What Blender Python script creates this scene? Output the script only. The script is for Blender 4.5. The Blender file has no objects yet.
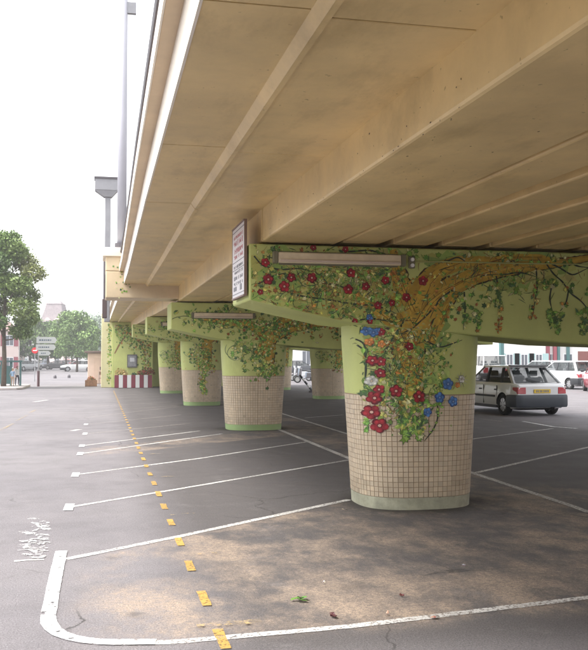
import bpy, bmesh, math, random
from mathutils import Vector, Matrix, Euler
R = math.radians
PI = math.pi
random.seed(7)
S = bpy.context.scene
COL = S.collection

# ---------------------------------------------------------------- camera, sky, sun, exposure
F, CX, CY, EYE = 880.0, 294.0, 325.0, 1.6
PITCH = math.atan(34 / F)
YAW = math.atan(194 / (F / math.cos(PITCH)))
cam_d = bpy.data.cameras.new('camera')
cam = bpy.data.objects.new('camera', cam_d)
COL.objects.link(cam)
cam.location = (0, 0, EYE)
cam.rotation_euler = (PI / 2 + PITCH, 0, -YAW)
cam_d.sensor_fit = 'HORIZONTAL'
cam_d.sensor_width = 36.0
cam_d.lens = 36.0 * F / 588.0
cam_d.clip_start = 0.05
cam_d.clip_end = 3000
S.camera = cam

SUN_EL, SUN_AZ = R(60), R(-105)      # azimuth measured from +Y towards +X
w = bpy.data.worlds.new('World')
S.world = w
w.use_nodes = True
wn = w.node_tree
wn.nodes.clear()
sky = wn.nodes.new('ShaderNodeTexSky')
sky.sky_type = 'NISHITA'
sky.sun_disc = False
sky.sun_elevation = SUN_EL
sky.sun_rotation = SUN_AZ
sky.air_density = 1.0
sky.dust_density = 2.0
sky.ozone_density = 1.0
hs = wn.nodes.new('ShaderNodeHueSaturation')
hs.inputs['Saturation'].default_value = 0.12
bg = wn.nodes.new('ShaderNodeBackground')
bg.inputs['Strength'].default_value = 0.15
wo = wn.nodes.new('ShaderNodeOutputWorld')
wn.links.new(sky.outputs[0], hs.inputs['Color'])
wn.links.new(hs.outputs[0], bg.inputs['Color'])
wn.links.new(bg.outputs[0], wo.inputs['Surface'])

sd = bpy.data.lights.new('sun', 'SUN')
sd.energy = 1.5
sd.angle = R(25)
sd.color = (1.0, 0.96, 0.9)
sun = bpy.data.objects.new('sun', sd)
COL.objects.link(sun)
_dir = Vector((math.sin(SUN_AZ) * math.cos(SUN_EL), math.cos(SUN_AZ) * math.cos(SUN_EL), math.sin(SUN_EL)))
sun.rotation_euler = _dir.to_track_quat('Z', 'Y').to_euler()
sun.location = (-20, -10, 40)

S.view_settings.view_transform = 'Standard'
S.view_settings.look = 'None'
S.view_settings.exposure = 1.8
S.view_settings.gamma = 1.0
S.cycles.max_bounces = 10
S.cycles.diffuse_bounces = 6
S.cycles.glossy_bounces = 3
S.cycles.transparent_max_bounces = 16

# ---------------------------------------------------------------- survey: where a sight line meets a plane of the place
def ray(px, py):
    x = (px - CX) / F; y = -(py - CY) / F
    cp, sp = math.cos(PITCH), math.sin(PITCH)
    fy = cp - y * sp; fz = sp + y * cp
    cy, sy = math.cos(YAW), math.sin(YAW)
    return (x * cy + fy * sy, -x * sy + fy * cy, fz)
def bp(px, py, ax, v):
    d = ray(px, py); o = (0, 0, EYE); t = (v - o[ax]) / d[ax]
    return Vector((o[0] + t * d[0], o[1] + t * d[1], o[2] + t * d[2]))
def G(px, py): return bp(px, py, 2, 0.0)
def atY(px, py, Y): return bp(px, py, 1, Y)

# ---------------------------------------------------------------- materials
def srgb(r, g, b):
    f = lambda c: (c / 12.92 if c <= 0.04045 else ((c + 0.055) / 1.055) ** 2.4)
    return (f(r / 255), f(g / 255), f(b / 255), 1)
MATS = {}
WORN_YELLOW = None
def mat(name, c, rough=0.7, metal=0.0, nz=0.0, ns=4.0, bump=0.0, bs=60.0, c2=None, attr=False, alpha=None, spec=0.5, coat=0.0, emit=None, stain=0.0, flake=None):
    if name in MATS: return MATS[name]
    m = bpy.data.materials.new(name); m.use_nodes = True
    N = m.node_tree.nodes; L = m.node_tree.links
    b = N['Principled BSDF']
    b.inputs['Roughness'].default_value = rough
    b.inputs['Metallic'].default_value = metal
    b.inputs['Specular IOR Level'].default_value = spec
    b.inputs['Coat Weight'].default_value = coat
    c = tuple(c[:3]) + (1,)
    b.inputs['Base Color'].default_value = c
    src = None
    tc = N.new('ShaderNodeTexCoord')
    if attr:
        a = N.new('ShaderNodeAttribute'); a.attribute_name = 'Col'; src = a.outputs['Color']
    if nz or c2:
        t = N.new('ShaderNodeTexNoise'); t.inputs['Scale'].default_value = ns
        t.inputs['Detail'].default_value = 8; t.inputs['Roughness'].default_value = 0.65
        L.new(tc.outputs['Object'], t.inputs['Vector'])
        r = N.new('ShaderNodeValToRGB')
        r.color_ramp.elements[0].position = 0.32; r.color_ramp.elements[1].position = 0.68
        L.new(t.outputs['Fac'], r.inputs['Fac'])
        mx = N.new('ShaderNodeMix'); mx.data_type = 'RGBA'
        if c2 is not None:
            L.new(r.outputs['Color'], mx.inputs['Factor'])
            mx.inputs['A'].default_value = c; mx.inputs['B'].default_value = tuple(c2[:3]) + (1,)
            if src: L.new(src, mx.inputs['A'])
        else:
            mx.blend_type = 'MULTIPLY'; mx.inputs['Factor'].default_value = 1
            mp = N.new('ShaderNodeMapRange')
            mp.inputs['To Min'].default_value = 1 - nz; mp.inputs['To Max'].default_value = 1 + nz * 0.4
            L.new(r.outputs['Color'], mp.inputs['Value'])
            mx.inputs['A'].default_value = c
            if src: L.new(src, mx.inputs['A'])
            L.new(mp.outputs['Result'], mx.inputs['B'])
        src = mx.outputs['Result']
        mr = N.new('ShaderNodeMapRange'); mr.inputs['To Min'].default_value = max(0, rough - 0.1); mr.inputs['To Max'].default_value = min(1, rough + 0.1)
        L.new(t.outputs['Fac'], mr.inputs['Value']); L.new(mr.outputs['Result'], b.inputs['Roughness'])
    if stain:
        t = N.new('ShaderNodeTexNoise'); t.inputs['Scale'].default_value = 1.3; t.inputs['Detail'].default_value = 9
        t.inputs['Roughness'].default_value = 0.7
        mpn = N.new('ShaderNodeMapping'); mpn.inputs['Scale'].default_value = (2.2, 0.8, 1.0)
        L.new(tc.outputs['Object'], mpn.inputs['Vector']); L.new(mpn.outputs['Vector'], t.inputs['Vector'])
        r = N.new('ShaderNodeValToRGB'); r.color_ramp.elements[0].position = 0.5; r.color_ramp.elements[1].position = 0.78
        L.new(t.outputs['Fac'], r.inputs['Fac'])
        mm = N.new('ShaderNodeMath'); mm.operation = 'MULTIPLY'; mm.inputs[1].default_value = stain
        L.new(r.outputs['Color'], mm.inputs[0])
        mx = N.new('ShaderNodeMix'); mx.data_type = 'RGBA'
        L.new(mm.outputs[0], mx.inputs['Factor'])
        if src: L.new(src, mx.inputs['A'])
        else: mx.inputs['A'].default_value = c
        mx.inputs['B'].default_value = (c[0] * 0.35, c[1] * 0.3, c[2] * 0.22, 1)
        src = mx.outputs['Result']
        # small specks
        v = N.new('ShaderNodeTexNoise'); v.inputs['Scale'].default_value = 26; v.inputs['Detail'].default_value = 2
        L.new(tc.outputs['Object'], v.inputs['Vector'])
        r2 = N.new('ShaderNodeValToRGB'); r2.color_ramp.elements[0].position = 0.72; r2.color_ramp.elements[1].position = 0.76
        L.new(v.outputs['Fac'], r2.inputs['Fac'])
        m2 = N.new('ShaderNodeMath'); m2.operation = 'MULTIPLY'; m2.inputs[1].default_value = stain * 1.2
        L.new(r2.outputs['Color'], m2.inputs[0])
        mx2 = N.new('ShaderNodeMix'); mx2.data_type = 'RGBA'
        L.new(m2.outputs[0], mx2.inputs['Factor']); L.new(src, mx2.inputs['A'])
        mx2.inputs['B'].default_value = (c[0] * 0.3, c[1] * 0.27, c[2] * 0.2, 1)
        src = mx2.outputs['Result']
    if src: L.new(src, b.inputs['Base Color'])
    if bump:
        t = N.new('ShaderNodeTexNoise'); t.inputs['Scale'].default_value = bs; t.inputs['Detail'].default_value = 6
        L.new(tc.outputs['Object'], t.inputs['Vector'])
        bu = N.new('ShaderNodeBump'); bu.inputs['Strength'].default_value = bump; bu.inputs['Distance'].default_value = 0.01
        L.new(t.outputs['Fac'], bu.inputs['Height']); L.new(bu.outputs['Normal'], b.inputs['Normal'])
    if alpha is not None:
        b.inputs['Alpha'].default_value = alpha
    if emit:
        b.inputs['Emission Color'].default_value = c; b.inputs['Emission Strength'].default_value = emit
    MATS[name] = m
    return m

CREAM = (0.71, 0.535, 0.26)
M_cream = mat('cream concrete paint', CREAM, 0.42, nz=0.2, ns=1.4, bump=0.25, bs=9, stain=0.55, spec=0.35)
M_lcream = mat('light cream concrete paint', (0.66, 0.53, 0.35), 0.55, nz=0.12, ns=1.5, bump=0.12, bs=14, stain=0.15)
M_soffit = mat('ochre soffit paint', (0.30, 0.225, 0.095), 0.5, nz=0.2, ns=1.6, bump=0.2, bs=20, stain=0.3)
M_fascia = mat('pale fascia paint', (0.78, 0.72, 0.62), 0.6, nz=0.1, ns=2, bump=0.1, bs=20)
M_coping = mat('tan coping paint', (0.60, 0.46, 0.30), 0.6, nz=0.15, ns=2, bump=0.1, bs=20)
M_joint = mat('dark joint', (0.03, 0.025, 0.02), 0.9)
M_green = mat('pale green wall paint', (0.52, 0.575, 0.20), 0.6, nz=0.12, ns=1.6, bump=0.15, bs=25, stain=0.1)
M_greenp = mat('light green skirting paint', (0.30, 0.42, 0.18), 0.6, nz=0.15, ns=3, bump=0.1)
M_white_skirt = mat('white skirting paint', (0.42, 0.42, 0.31), 0.6, nz=0.35, ns=5, bump=0.1, stain=0.6)
M_grout = mat('brown tile grout', (0.35, 0.26, 0.18), 0.9, nz=0.2, ns=8)
M_tile = mat('beige mosaic tile', (0.55, 0.45, 0.34), 0.35, nz=0.12, ns=3, attr=True, bump=0.05, bs=30, stain=0.12)
M_paint = mat('mural paint', (0.5, 0.5, 0.5), 0.62, attr=True, nz=0.1, ns=30)
M_steel = mat('grey steel', (0.30, 0.30, 0.32), 0.5, metal=0.2, nz=0.15, ns=3)
M_darksteel = mat('dark steel', (0.10, 0.09, 0.10), 0.5, metal=0.3)
M_pole = mat('pale lilac pole paint', (0.45, 0.45, 0.50), 0.4, nz=0.06, ns=2)
M_lampbody = mat('aged lamp plastic', (0.72, 0.62, 0.45), 0.35, nz=0.15, ns=6)
M_lampcap = mat('grey lamp end cap', (0.17, 0.16, 0.10), 0.5)
M_white = mat('white enamel', (0.78, 0.78, 0.78), 0.4)
M_board = mat('sign board', (0.72, 0.70, 0.72), 0.45, nz=0.05, ns=5)
M_red = mat('red lettering', (0.50, 0.20, 0.22), 0.6)
M_black = mat('black lettering', (0.22, 0.22, 0.24), 0.6)
M_rubber = mat('rubber', (0.02, 0.02, 0.02), 0.85, nz=0.2, ns=10)
M_glass = mat('car glass', (0.05, 0.06, 0.06), 0.05, alpha=0.55, spec=0.8)
M_bark = mat('bark', (0.10, 0.075, 0.055), 0.9, nz=0.4, ns=8, bump=0.5, bs=30)
M_leaf = mat('leaf', (0.08, 0.12, 0.03), 0.6, attr=True)

# ---------------------------------------------------------------- mesh building
class MB:
    def __init__(s): s.v = []; s.f = []; s.c = []; s.m = []
    def face(s, pts, c=None, m=0):
        i = len(s.v); s.v += [tuple(p) for p in pts]; s.f.append(tuple(range(i, i + len(pts)))); s.c.append(c or (1, 1, 1)); s.m.append(m)
    def mesh8(s, P, c=None, m=0):   # P: 8 points, bottom ring 0-3 ccw, top ring 4-7
        i = len(s.v); s.v += [tuple(p) for p in P]
        for q in ((3, 2, 1, 0), (4, 5, 6, 7), (0, 1, 5, 4), (1, 2, 6, 5), (2, 3, 7, 6), (3, 0, 4, 7)):
            s.f.append(tuple(i + k for k in q)); s.c.append(c or (1, 1, 1)); s.m.append(m)
        return s
    def box(s, x0, x1, y0, y1, z0, z1, c=None, m=0):
        return s.mesh8([(x0, y0, z0), (x1, y0, z0), (x1, y1, z0), (x0, y1, z0), (x0, y0, z1), (x1, y0, z1), (x1, y1, z1), (x0, y1, z1)], c, m)
    def loft(s, rings, c=None, m=0, cap=True, closed=True):
        n = len(rings[0]); i0 = len(s.v)
        for r in rings: s.v += [tuple(p) for p in r]
        for a in range(len(rings) - 1):
            for k in range(n if closed else n - 1):
                k2 = (k + 1) % n
                s.f.append((i0 + a * n + k, i0 + a * n + k2, i0 + (a + 1) * n + k2, i0 + (a + 1) * n + k)); s.c.append(c or (1, 1, 1)); s.m.append(m)
        if cap and closed:
            s.f.append(tuple(i0 + k for k in reversed(range(n)))); s.c.append(c or (1, 1, 1)); s.m.append(m)
            s.f.append(tuple(i0 + (len(rings) - 1) * n + k for k in range(n))); s.c.append(c or (1, 1, 1)); s.m.append(m)
        return s
    def tube(s, pts, r, n=8, c=None, m=0, cap=True):
        rings = []
        pts = [Vector(p) for p in pts]
        rr = r if isinstance(r, (list, tuple)) else [r] * len(pts)
        for i, p in enumerate(pts):
            d = (pts[min(i + 1, len(pts) - 1)] - pts[max(i - 1, 0)])
            if d.length < 1e-9: d = Vector((0, 0, 1))
            d.normalize()
            a = d.orthogonal() if i == 0 else (u_prev - d * u_prev.dot(d))
            a.normalize(); u_prev = a
            b = d.cross(a)
            rings.append([p + a * (math.cos(2 * PI * k / n) * rr[i]) + b * (math.sin(2 * PI * k / n) * rr[i]) for k in range(n)])
        return s.loft(rings, c, m, cap)
    def build(s, name, mats, parent=None, smooth=False, loc=None, colors=False):
        me = bpy.data.meshes.new(name)
        me.from_pydata(s.v, [], s.f)
        for mm in (mats if isinstance(mats, (list, tuple)) else [mats]): me.materials.append(mm)
        if any(s.m): me.polygons.foreach_set('material_index', s.m)
        if colors:
            a = me.color_attributes.new('Col', 'FLOAT_COLOR', 'CORNER')
            buf = []
            for f, c in zip(s.f, s.c): buf += [c[0], c[1], c[2], 1.0] * len(f)
            a.data.foreach_set('color', buf)
        if smooth: me.polygons.foreach_set('use_smooth', [True] * len(me.polygons))
        me.update()
        o = bpy.data.objects.new(name, me); COL.objects.link(o)
        if parent: o.parent = parent
        if loc: o.location = loc
        return o
def fixn(o):
    bm = bmesh.new(); bm.from_mesh(o.data); bmesh.ops.recalc_face_normals(bm, faces=bm.faces[:]); bm.to_mesh(o.data); bm.free(); return o
def bevel(o, w=0.01, n=2, ang=40):
    b = o.modifiers.new('bevel', 'BEVEL'); b.width = w; b.segments = n; b.limit_method = 'ANGLE'; b.angle_limit = R(ang)
    return o
def smooth_angle(o, a=35):
    me = o.data
    bm = bmesh.new(); bm.from_mesh(me); bmesh.ops.remove_doubles(bm, verts=bm.verts[:], dist=1e-5)
    bmesh.ops.recalc_face_normals(bm, faces=bm.faces[:])
    for f in bm.faces: f.smooth = True
    for e in bm.edges:
        if len(e.link_faces) == 2 and e.calc_face_angle(0) > R(a): e.smooth = False
    bm.to_mesh(me); bm.free(); return o
def thing(name, label, cat, loc=(0, 0, 0), rz=0, group=None):
    o = bpy.data.objects.new(name, None); COL.objects.link(o); o.location = loc; o.rotation_euler = (0, 0, rz)
    o.empty_display_size = 0.2
    o['label'] = label; o['category'] = cat
    if group: o['group'] = group
    return o
def tag(o, label, cat, group=None):
    o['label'] = label; o['category'] = cat
    if group: o['group'] = group
    return o
def struct(o): o['kind'] = 'structure'; return o
def stuff(o): o['kind'] = 'stuff'; return o
def children(o): return [c for c in bpy.data.objects if c.parent == o]
def dup(root, loc, rz=None, label=None, group=None, scale=None):
    kids = KID.get(root.name)
    if kids is None:
        def walk(o): return [(c, walk(c)) for c in children(o)]
        kids = walk(root); KID[root.name] = kids
    r = root.copy(); COL.objects.link(r); r.location = loc
    if rz is not None: r.rotation_euler = (0, 0, rz)
    if scale: r.scale = scale
    if label: r['label'] = label
    if group: r['group'] = group
    def rec(ks, p):
        for c, sub in ks:
            n = c.copy(); COL.objects.link(n); n.parent = p; rec(sub, n)
    rec(kids, r)
    return r
KID = {}

# ---------------------------------------------------------------- ground
def ground_material():
    m = bpy.data.materials.new('asphalt'); m.use_nodes = True
    N = m.node_tree.nodes; L = m.node_tree.links; b = N['Principled BSDF']
    tc = N.new('ShaderNodeTexCoord')
    def noise(scale, det=6, rough=0.6, sc=None, off=0):
        t = N.new('ShaderNodeTexNoise'); t.inputs['Scale'].default_value = scale; t.inputs['Detail'].default_value = det; t.inputs['Roughness'].default_value = rough
        mp = N.new('ShaderNodeMapping'); mp.inputs['Scale'].default_value = sc or (1, 1, 1); mp.inputs['Location'].default_value = (off, off * 1.7, 0)
        L.new(tc.outputs['Object'], mp.inputs['Vector']); L.new(mp.outputs['Vector'], t.inputs['Vector'])
        return t.outputs['Fac']
    def mapr(v, a, bb, lo=0.0, hi=1.0, smooth=True):
        r = N.new('ShaderNodeMapRange'); r.interpolation_type = 'SMOOTHSTEP' if smooth else 'LINEAR'
        r.inputs['From Min'].default_value = a; r.inputs['From Max'].default_value = bb
        r.inputs['To Min'].default_value = lo; r.inputs['To Max'].default_value = hi
        L.new(v, r.inputs['Value']); return r.outputs['Result']
    def mth(op, a, bb):
        x = N.new('ShaderNodeMath'); x.operation = op
        for k, q in enumerate((a, bb)):
            if isinstance(q, (int, float)): x.inputs[k].default_value = q
            else: L.new(q, x.inputs[k])
        return x.outputs[0]
    def mix(f, a, bb, mode='MIX'):
        x = N.new('ShaderNodeMix'); x.data_type = 'RGBA'; x.blend_type = mode
        if isinstance(f, (int, float)): x.inputs['Factor'].default_value = f
        else: L.new(f, x.inputs['Factor'])
        for key, q in (('A', a), ('B', bb)):
            if isinstance(q, tuple): x.inputs[key].default_value = q
            else: L.new(q, x.inputs[key])
        return x.outputs['Result']
    sx = N.new('ShaderNodeSeparateXYZ'); L.new(tc.outputs['Object'], sx.inputs[0])
    X, Y = sx.outputs['X'], sx.outputs['Y']
    big = noise(0.25, 5, 0.6); med = noise(1.6, 8, 0.7, off=3); fine = noise(95, 3, 0.6); grit = noise(330, 2, 0.5)
    base = mix(mapr(big, 0.35, 0.65), (0.168, 0.156, 0.166, 1), (0.205, 0.190, 0.198, 1))
    # asphalt mixed darker under the deck: its shade is put into the colour
    deck_shade = mth('MULTIPLY', mapr(X, 0.2, 1.1), mapr(Y, 4.2, 5.0))
    deck_shade = mth('MULTIPLY', deck_shade, mapr(X, 11.2, 10.2))
    base = mix(mth('MULTIPLY', deck_shade, 0.8), base, (0.068, 0.060, 0.057, 1))
    base = mix(mapr(med, 0.45, 0.75, 0, 0.3), base, (0.095, 0.088, 0.09, 1))
    # streaks along the bays
    st = noise(1.1, 9, 0.75, sc=(1.4, 1.4, 1), off=9)
    base = mix(mapr(st, 0.55, 0.75, 0, 0.35), base, (0.27, 0.25, 0.25, 1))
    # sandy dust patches near the front pier and in the strip behind it
    diag = mth('SUBTRACT', Y, mth('MULTIPLY', X, 0.82))      # bays run diagonally
    regA = mth('MULTIPLY', mapr(Y, 4.9, 5.3), mapr(diag, 7.55, 7.3))
    regA = mth('MULTIPLY', regA, mapr(X, -0.28, 0.15))
    regA = mth('MULTIPLY', regA, mapr(Y, 10.8, 9.4))
    regB = mth('MULTIPLY', mapr(X, 3.9, 4.15), mapr(X, 5.3, 5.0))
    regB = mth('MULTIPLY', regB, mapr(Y, 9.0, 10.0))
    regC = mth('MULTIPLY', mapr(diag, 14.9, 15.1), mapr(diag, 16.6, 16.35))
    regC = mth('MULTIPLY', regC, mapr(X, -0.4, 0.2)); regC = mth('MULTIPLY', regC, mapr(X, 4.2, 3.6))
    s1 = noise(0.9, 12, 0.66, sc=(1.15, 0.85, 1), off=5.3); s2 = noise(3.4, 12, 0.78, sc=(1.2, 0.7, 1), off=1.1)
    s = mth('ADD', mth('MULTIPLY', s1, 0.62), mth('MULTIPLY', s2, 0.38))
    sand = mapr(s, 0.43, 0.63)
    sand = mth('MULTIPLY', sand, mth('MAXIMUM', mth('MAXIMUM', regA, mth('MULTIPLY', regB, 0.7)), mth('MULTIPLY', regC, 0.8)))
    sand = mth('MULTIPLY', sand, mapr(noise(28, 6, 0.8, off=2), 0.36, 0.6, 0.35, 1.0))
    base = mix(mth('MULTIPLY', sand, 0.85), base, (0.40, 0.305, 0.225, 1))
    # dark damp stains
    dk = noise(1.3, 7, 0.6, off=21)
    base = mix(mth('MULTIPLY', mapr(dk, 0.58, 0.72), mth('ADD', mth('MULTIPLY', regA, 0.5), 0.12)), base, (0.05, 0.045, 0.045, 1))
    gr2 = noise(48, 4, 0.8, off=7)
    base = mix(1.0, base, mapr(gr2, 0.3, 0.7, 0.78, 1.2, False), 'MULTIPLY')
    grain = mapr(fine, 0.3, 0.7, 0.62, 1.34, False)
    base = mix(1.0, base, grain, 'MULTIPLY')
    g2 = mapr(grit, 0.62, 0.75)
    base = mix(mth('MULTIPLY', g2, 0.35), base, (0.34, 0.32, 0.32, 1))
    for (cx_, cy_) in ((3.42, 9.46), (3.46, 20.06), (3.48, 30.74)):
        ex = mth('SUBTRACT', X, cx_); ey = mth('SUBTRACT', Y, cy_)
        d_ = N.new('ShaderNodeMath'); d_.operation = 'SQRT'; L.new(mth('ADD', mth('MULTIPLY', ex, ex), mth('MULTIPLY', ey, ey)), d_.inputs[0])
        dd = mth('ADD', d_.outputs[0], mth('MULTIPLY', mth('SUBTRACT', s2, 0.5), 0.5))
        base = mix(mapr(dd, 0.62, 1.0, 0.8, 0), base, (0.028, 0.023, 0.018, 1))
    # hairline cracks
    vo = N.new('ShaderNodeTexVoronoi'); vo.feature = 'DISTANCE_TO_EDGE'; vo.inputs['Scale'].default_value = 0.42
    wob = N.new('ShaderNodeMix'); wob.data_type = 'RGBA'; wob.blend_type = 'ADD'; wob.inputs['Factor'].default_value = 0.55
    wt = N.new('ShaderNodeTexNoise'); wt.inputs['Scale'].default_value = 1.5; wt.inputs['Detail'].default_value = 8
    L.new(tc.outputs['Object'], wt.inputs['Vector']); L.new(tc.outputs['Object'], wob.inputs['A']); L.new(wt.outputs['Color'], wob.inputs['B'])
    L.new(wob.outputs['Result'], vo.inputs['Vector'])
    cr = mth('MULTIPLY', mapr(vo.outputs['Distance'], 0.0, 0.006, 1, 0), mapr(noise(0.5, 3, 0.5, off=33), 0.5, 0.62))
    base = mix(mth('MULTIPLY', cr, 0.75), base, (0.03, 0.027, 0.025, 1))
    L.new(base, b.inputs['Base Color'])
    L.new(mapr(med, 0.3, 0.7, 0.72, 0.92), b.inputs['Roughness'])
    b.inputs['Specular IOR Level'].default_value = 0.4
    bu = N.new('ShaderNodeBump'); bu.inputs['Strength'].default_value = 0.6; bu.inputs['Distance'].default_value = 0.008
    hh = mth('ADD', fine, mth('MULTIPLY', grit, 0.6)); L.new(hh, bu.inputs['Height']); L.new(bu.outputs['Normal'], b.inputs['Normal'])
    return m
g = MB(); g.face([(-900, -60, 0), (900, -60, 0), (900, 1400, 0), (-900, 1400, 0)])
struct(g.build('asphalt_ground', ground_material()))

def road_paint(name, c, wear=0.5, scale=42, lo=0.35):
    m = bpy.data.materials.new(name); m.use_nodes = True
    N = m.node_tree.nodes; L = m.node_tree.links; b = N['Principled BSDF']
    tc = N.new('ShaderNodeTexCoord')
    t = N.new('ShaderNodeTexNoise'); t.inputs['Scale'].default_value = scale; t.inputs['Detail'].default_value = 10; t.inputs['Roughness'].default_value = 0.75
    L.new(tc.outputs['Object'], t.inputs['Vector'])
    r = N.new('ShaderNodeMapRange'); r.inputs['From Min'].default_value = lo; r.inputs['From Max'].default_value = lo + 0.07
    r.inputs['To Min'].default_value = wear; r.inputs['To Max'].default_value = 0.0
    L.new(t.outputs['Fac'], r.inputs['Value'])
    t2 = N.new('ShaderNodeTexNoise'); t2.inputs['Scale'].default_value = 1.2; t2.inputs['Detail'].default_value = 4
    L.new(tc.outputs['Object'], t2.inputs['Vector'])
    r2 = N.new('ShaderNodeMapRange'); r2.inputs['From Min'].default_value = 0.4; r2.inputs['From Max'].default_value = 0.65; r2.inputs['To Max'].default_value = 0.3
    L.new(t2.outputs['Fac'], r2.inputs['Value'])
    ad = N.new('ShaderNodeMath'); ad.operation = 'ADD'; ad.use_clamp = True
    L.new(r.outputs[0], ad.inputs[0]); L.new(r2.outputs[0], ad.inputs[1])
    iv = N.new('ShaderNodeMath'); iv.operation = 'SUBTRACT'; iv.inputs[0].default_value = 1.0; iv.use_clamp = True
    L.new(ad.outputs[0], iv.inputs[1]); L.new(iv.outputs[0], b.inputs['Alpha']); b.inputs['Base Color'].default_value = tuple(c) + (1,)
    b.inputs['Roughness'].default_value = 0.7
    return m
M_wline = road_paint('worn white road paint', (0.60, 0.585, 0.56), 0.75, lo=0.43)
M_wbright = road_paint('fresh white road paint', (0.80, 0.80, 0.79), 0.85, lo=0.40, scale=16)
M_yline = road_paint('worn yellow road paint', (0.50, 0.30, 0.07), 0.85, lo=0.41)
M_scuff = road_paint('scuffed white road paint', (0.62, 0.61, 0.60), 1.0, lo=0.47, scale=14)
M_yfaint = road_paint('faded yellow road paint', (0.46, 0.33, 0.15), 0.92, lo=0.51, scale=12)
M_faint = road_paint('faded road paint', (0.42, 0.38, 0.35), 0.95, lo=0.46)

def ribbon(mb, pts, wd, z=0.004, jit=0.0):
    pts = [Vector((p[0], p[1])) for p in pts]
    P = []
    for a, b_ in zip(pts[:-1], pts[1:]):
        n = max(1, min(200, int((b_ - a).length / 0.09))) if jit else 1
        for k in range(n): P.append(a.lerp(b_, k / n))
    P.append(pts[-1])
    Ls, Rs = [], []
    for i, p in enumerate(P):
        d = (P[min(i + 1, len(P) - 1)] - P[max(i - 1, 0)]).normalized(); nrm = Vector((-d.y, d.x))
        j1 = random.uniform(-jit, jit); j2 = random.uniform(-jit, jit)
        Ls.append(p + nrm * (wd / 2 + j1)); Rs.append(p - nrm * (wd / 2 + j2))
    for i in range(len(P) - 1):
        mb.face([(Rs[i].x, Rs[i].y, z), (Rs[i + 1].x, Rs[i + 1].y, z), (Ls[i + 1].x, Ls[i + 1].y, z), (Ls[i].x, Ls[i].y, z)])
    return mb
def line_obj(name, pts, wd, m, z=0.004, jit=0.004):
    return struct(ribbon(MB(), pts, wd, z, jit).build(name, m))
# 45 degree bays on the left side of the piers; each starts at X=-0.31
def gp(*a): return [G(x, y) for x, y in a]
line_obj('bay_line', gp((66, 559.6), (180, 536.6), (349, 500)), 0.085, M_wline)
bays = [[(69, 507.5), (180, 489), (233, 480), (350, 460)], [(75.5, 475), (200, 458.6), (307, 442)], [(80.2, 454), (200, 437), (222, 434)],
        [(82, 446), (200, 431)], [(85, 434), (136, 429), (190, 423.5)], [(86, 424.5), (181, 415)], [(87.4, 417.4), (179, 406.7)]]
for k, bl in enumerate(bays):
    line_obj('bay_line', gp(*bl), 0.075 if k not in (4, 5, 6) else 0.06, M_wline if k < 4 else M_faint)
    if k < 4 or k in (4, 5):
        p = G(*bl[0]); mb = MB(); sz = 0.055
        mb.face([(p.x - sz, p.y - 0.22, 0.008), (p.x + sz * 0.8, p.y - 0.24, 0.008), (p.x + sz, p.y + 0.2, 0.008), (p.x - sz * 0.8, p.y + 0.22, 0.008)])
        struct(mb.build('bay_end_mark', M_wbright))
for k in range(5):
    y0 = 27.6 + k * 2.75
    line_obj('bay_line', [(-0.31, y0), (2.6, y0 + 2.7)], 0.06, M_faint)
# thick rounded border of the hatched corner
line_obj('corner_line', [(-0.30, 7.62), (-0.305, 6.5), (-0.30, 5.72), (-0.29, 5.58), (-0.262, 5.46), (-0.215, 5.35), (-0.15, 5.26), (-0.07, 5.19), (0.02, 5.145), (0.10, 5.12), (0.2, 5.10), (0.32, 5.08)], 0.095, M_wbright, 0.008, 0.0025)
ptsf = [(0.30, 5.082), (0.40, 5.06)] + [tuple(G(x, y)[:2]) for x, y in ((350, 627), (588, 598), (760, 577))]
line_obj('front_line', ptsf, 0.075, M_wline, 0.004, 0.005)
line_obj('spine_line', [(3.98, 20.7), (3.93, 14.0), (3.90, 10.2)], 0.10, M_wline)
line_obj('spine_line', [(5.22, 25.8), (5.12, 11.7), (5.02, 8.7), (4.99, 8.35)], 0.09, M_wline)
line_obj('bay_line', gp((476, 473), (588, 447.5), (680, 427)), 0.085, M_wline)
line_obj('bay_line', gp((440, 445), (473.5, 439), (553, 428.7)), 0.08, M_wline)
line_obj('bay_line', gp((523, 421.7), (553, 427), (577, 428.8)), 0.10, M_wbright, 0.008)
line_obj('bay_line', gp((305, 418), (343, 415)), 0.08, M_wline)
line_obj('bay_line', gp((480, 419), (502, 421.5)), 0.08, M_faint)
line_obj('bay_line', [(5.0, 8.35), (9.5, 12.0)], 0.085, M_wline)
# yellow dashes with short ticks
A = G(222, 641); B = G(113.6, 390.7); Lg = (B - A).length; u = (B - A) / Lg
s_ = 0.0; k = 0
while s_ < Lg:
    e1, e2 = random.uniform(.15, .22), random.uniform(.15, .22); p = A + u * (s_ - e1); q = A + u * (s_ + e2)
    line_obj('yellow_dash', [(p.x, p.y), (q.x, q.y)], 0.062, M_yline, 0.008, 0.003)
    s_ += 0.925; k += 1
for a, b_, wd in (((184, 557), (222, 553.5), 0.05), ((197, 628), (261, 622.5), 0.085), ((170, 516), (194, 514), 0.035), ((155, 477.6), (174, 477), 0.04), ((147, 470), (166, 469), 0.04), ((142, 455), (163.6, 454), 0.04)):
    line_obj('yellow_tick', gp(a, b_), wd * .9, M_yfaint, 0.012, 0.006)
for a, b_ in (((0, 431), (13, 424)), ((17, 421), (27, 415.5)), ((30, 413), (36, 410))):
    line_obj('yellow_dash', gp(a, b_), 0.08, M_yfaint, 0.012)
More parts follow.
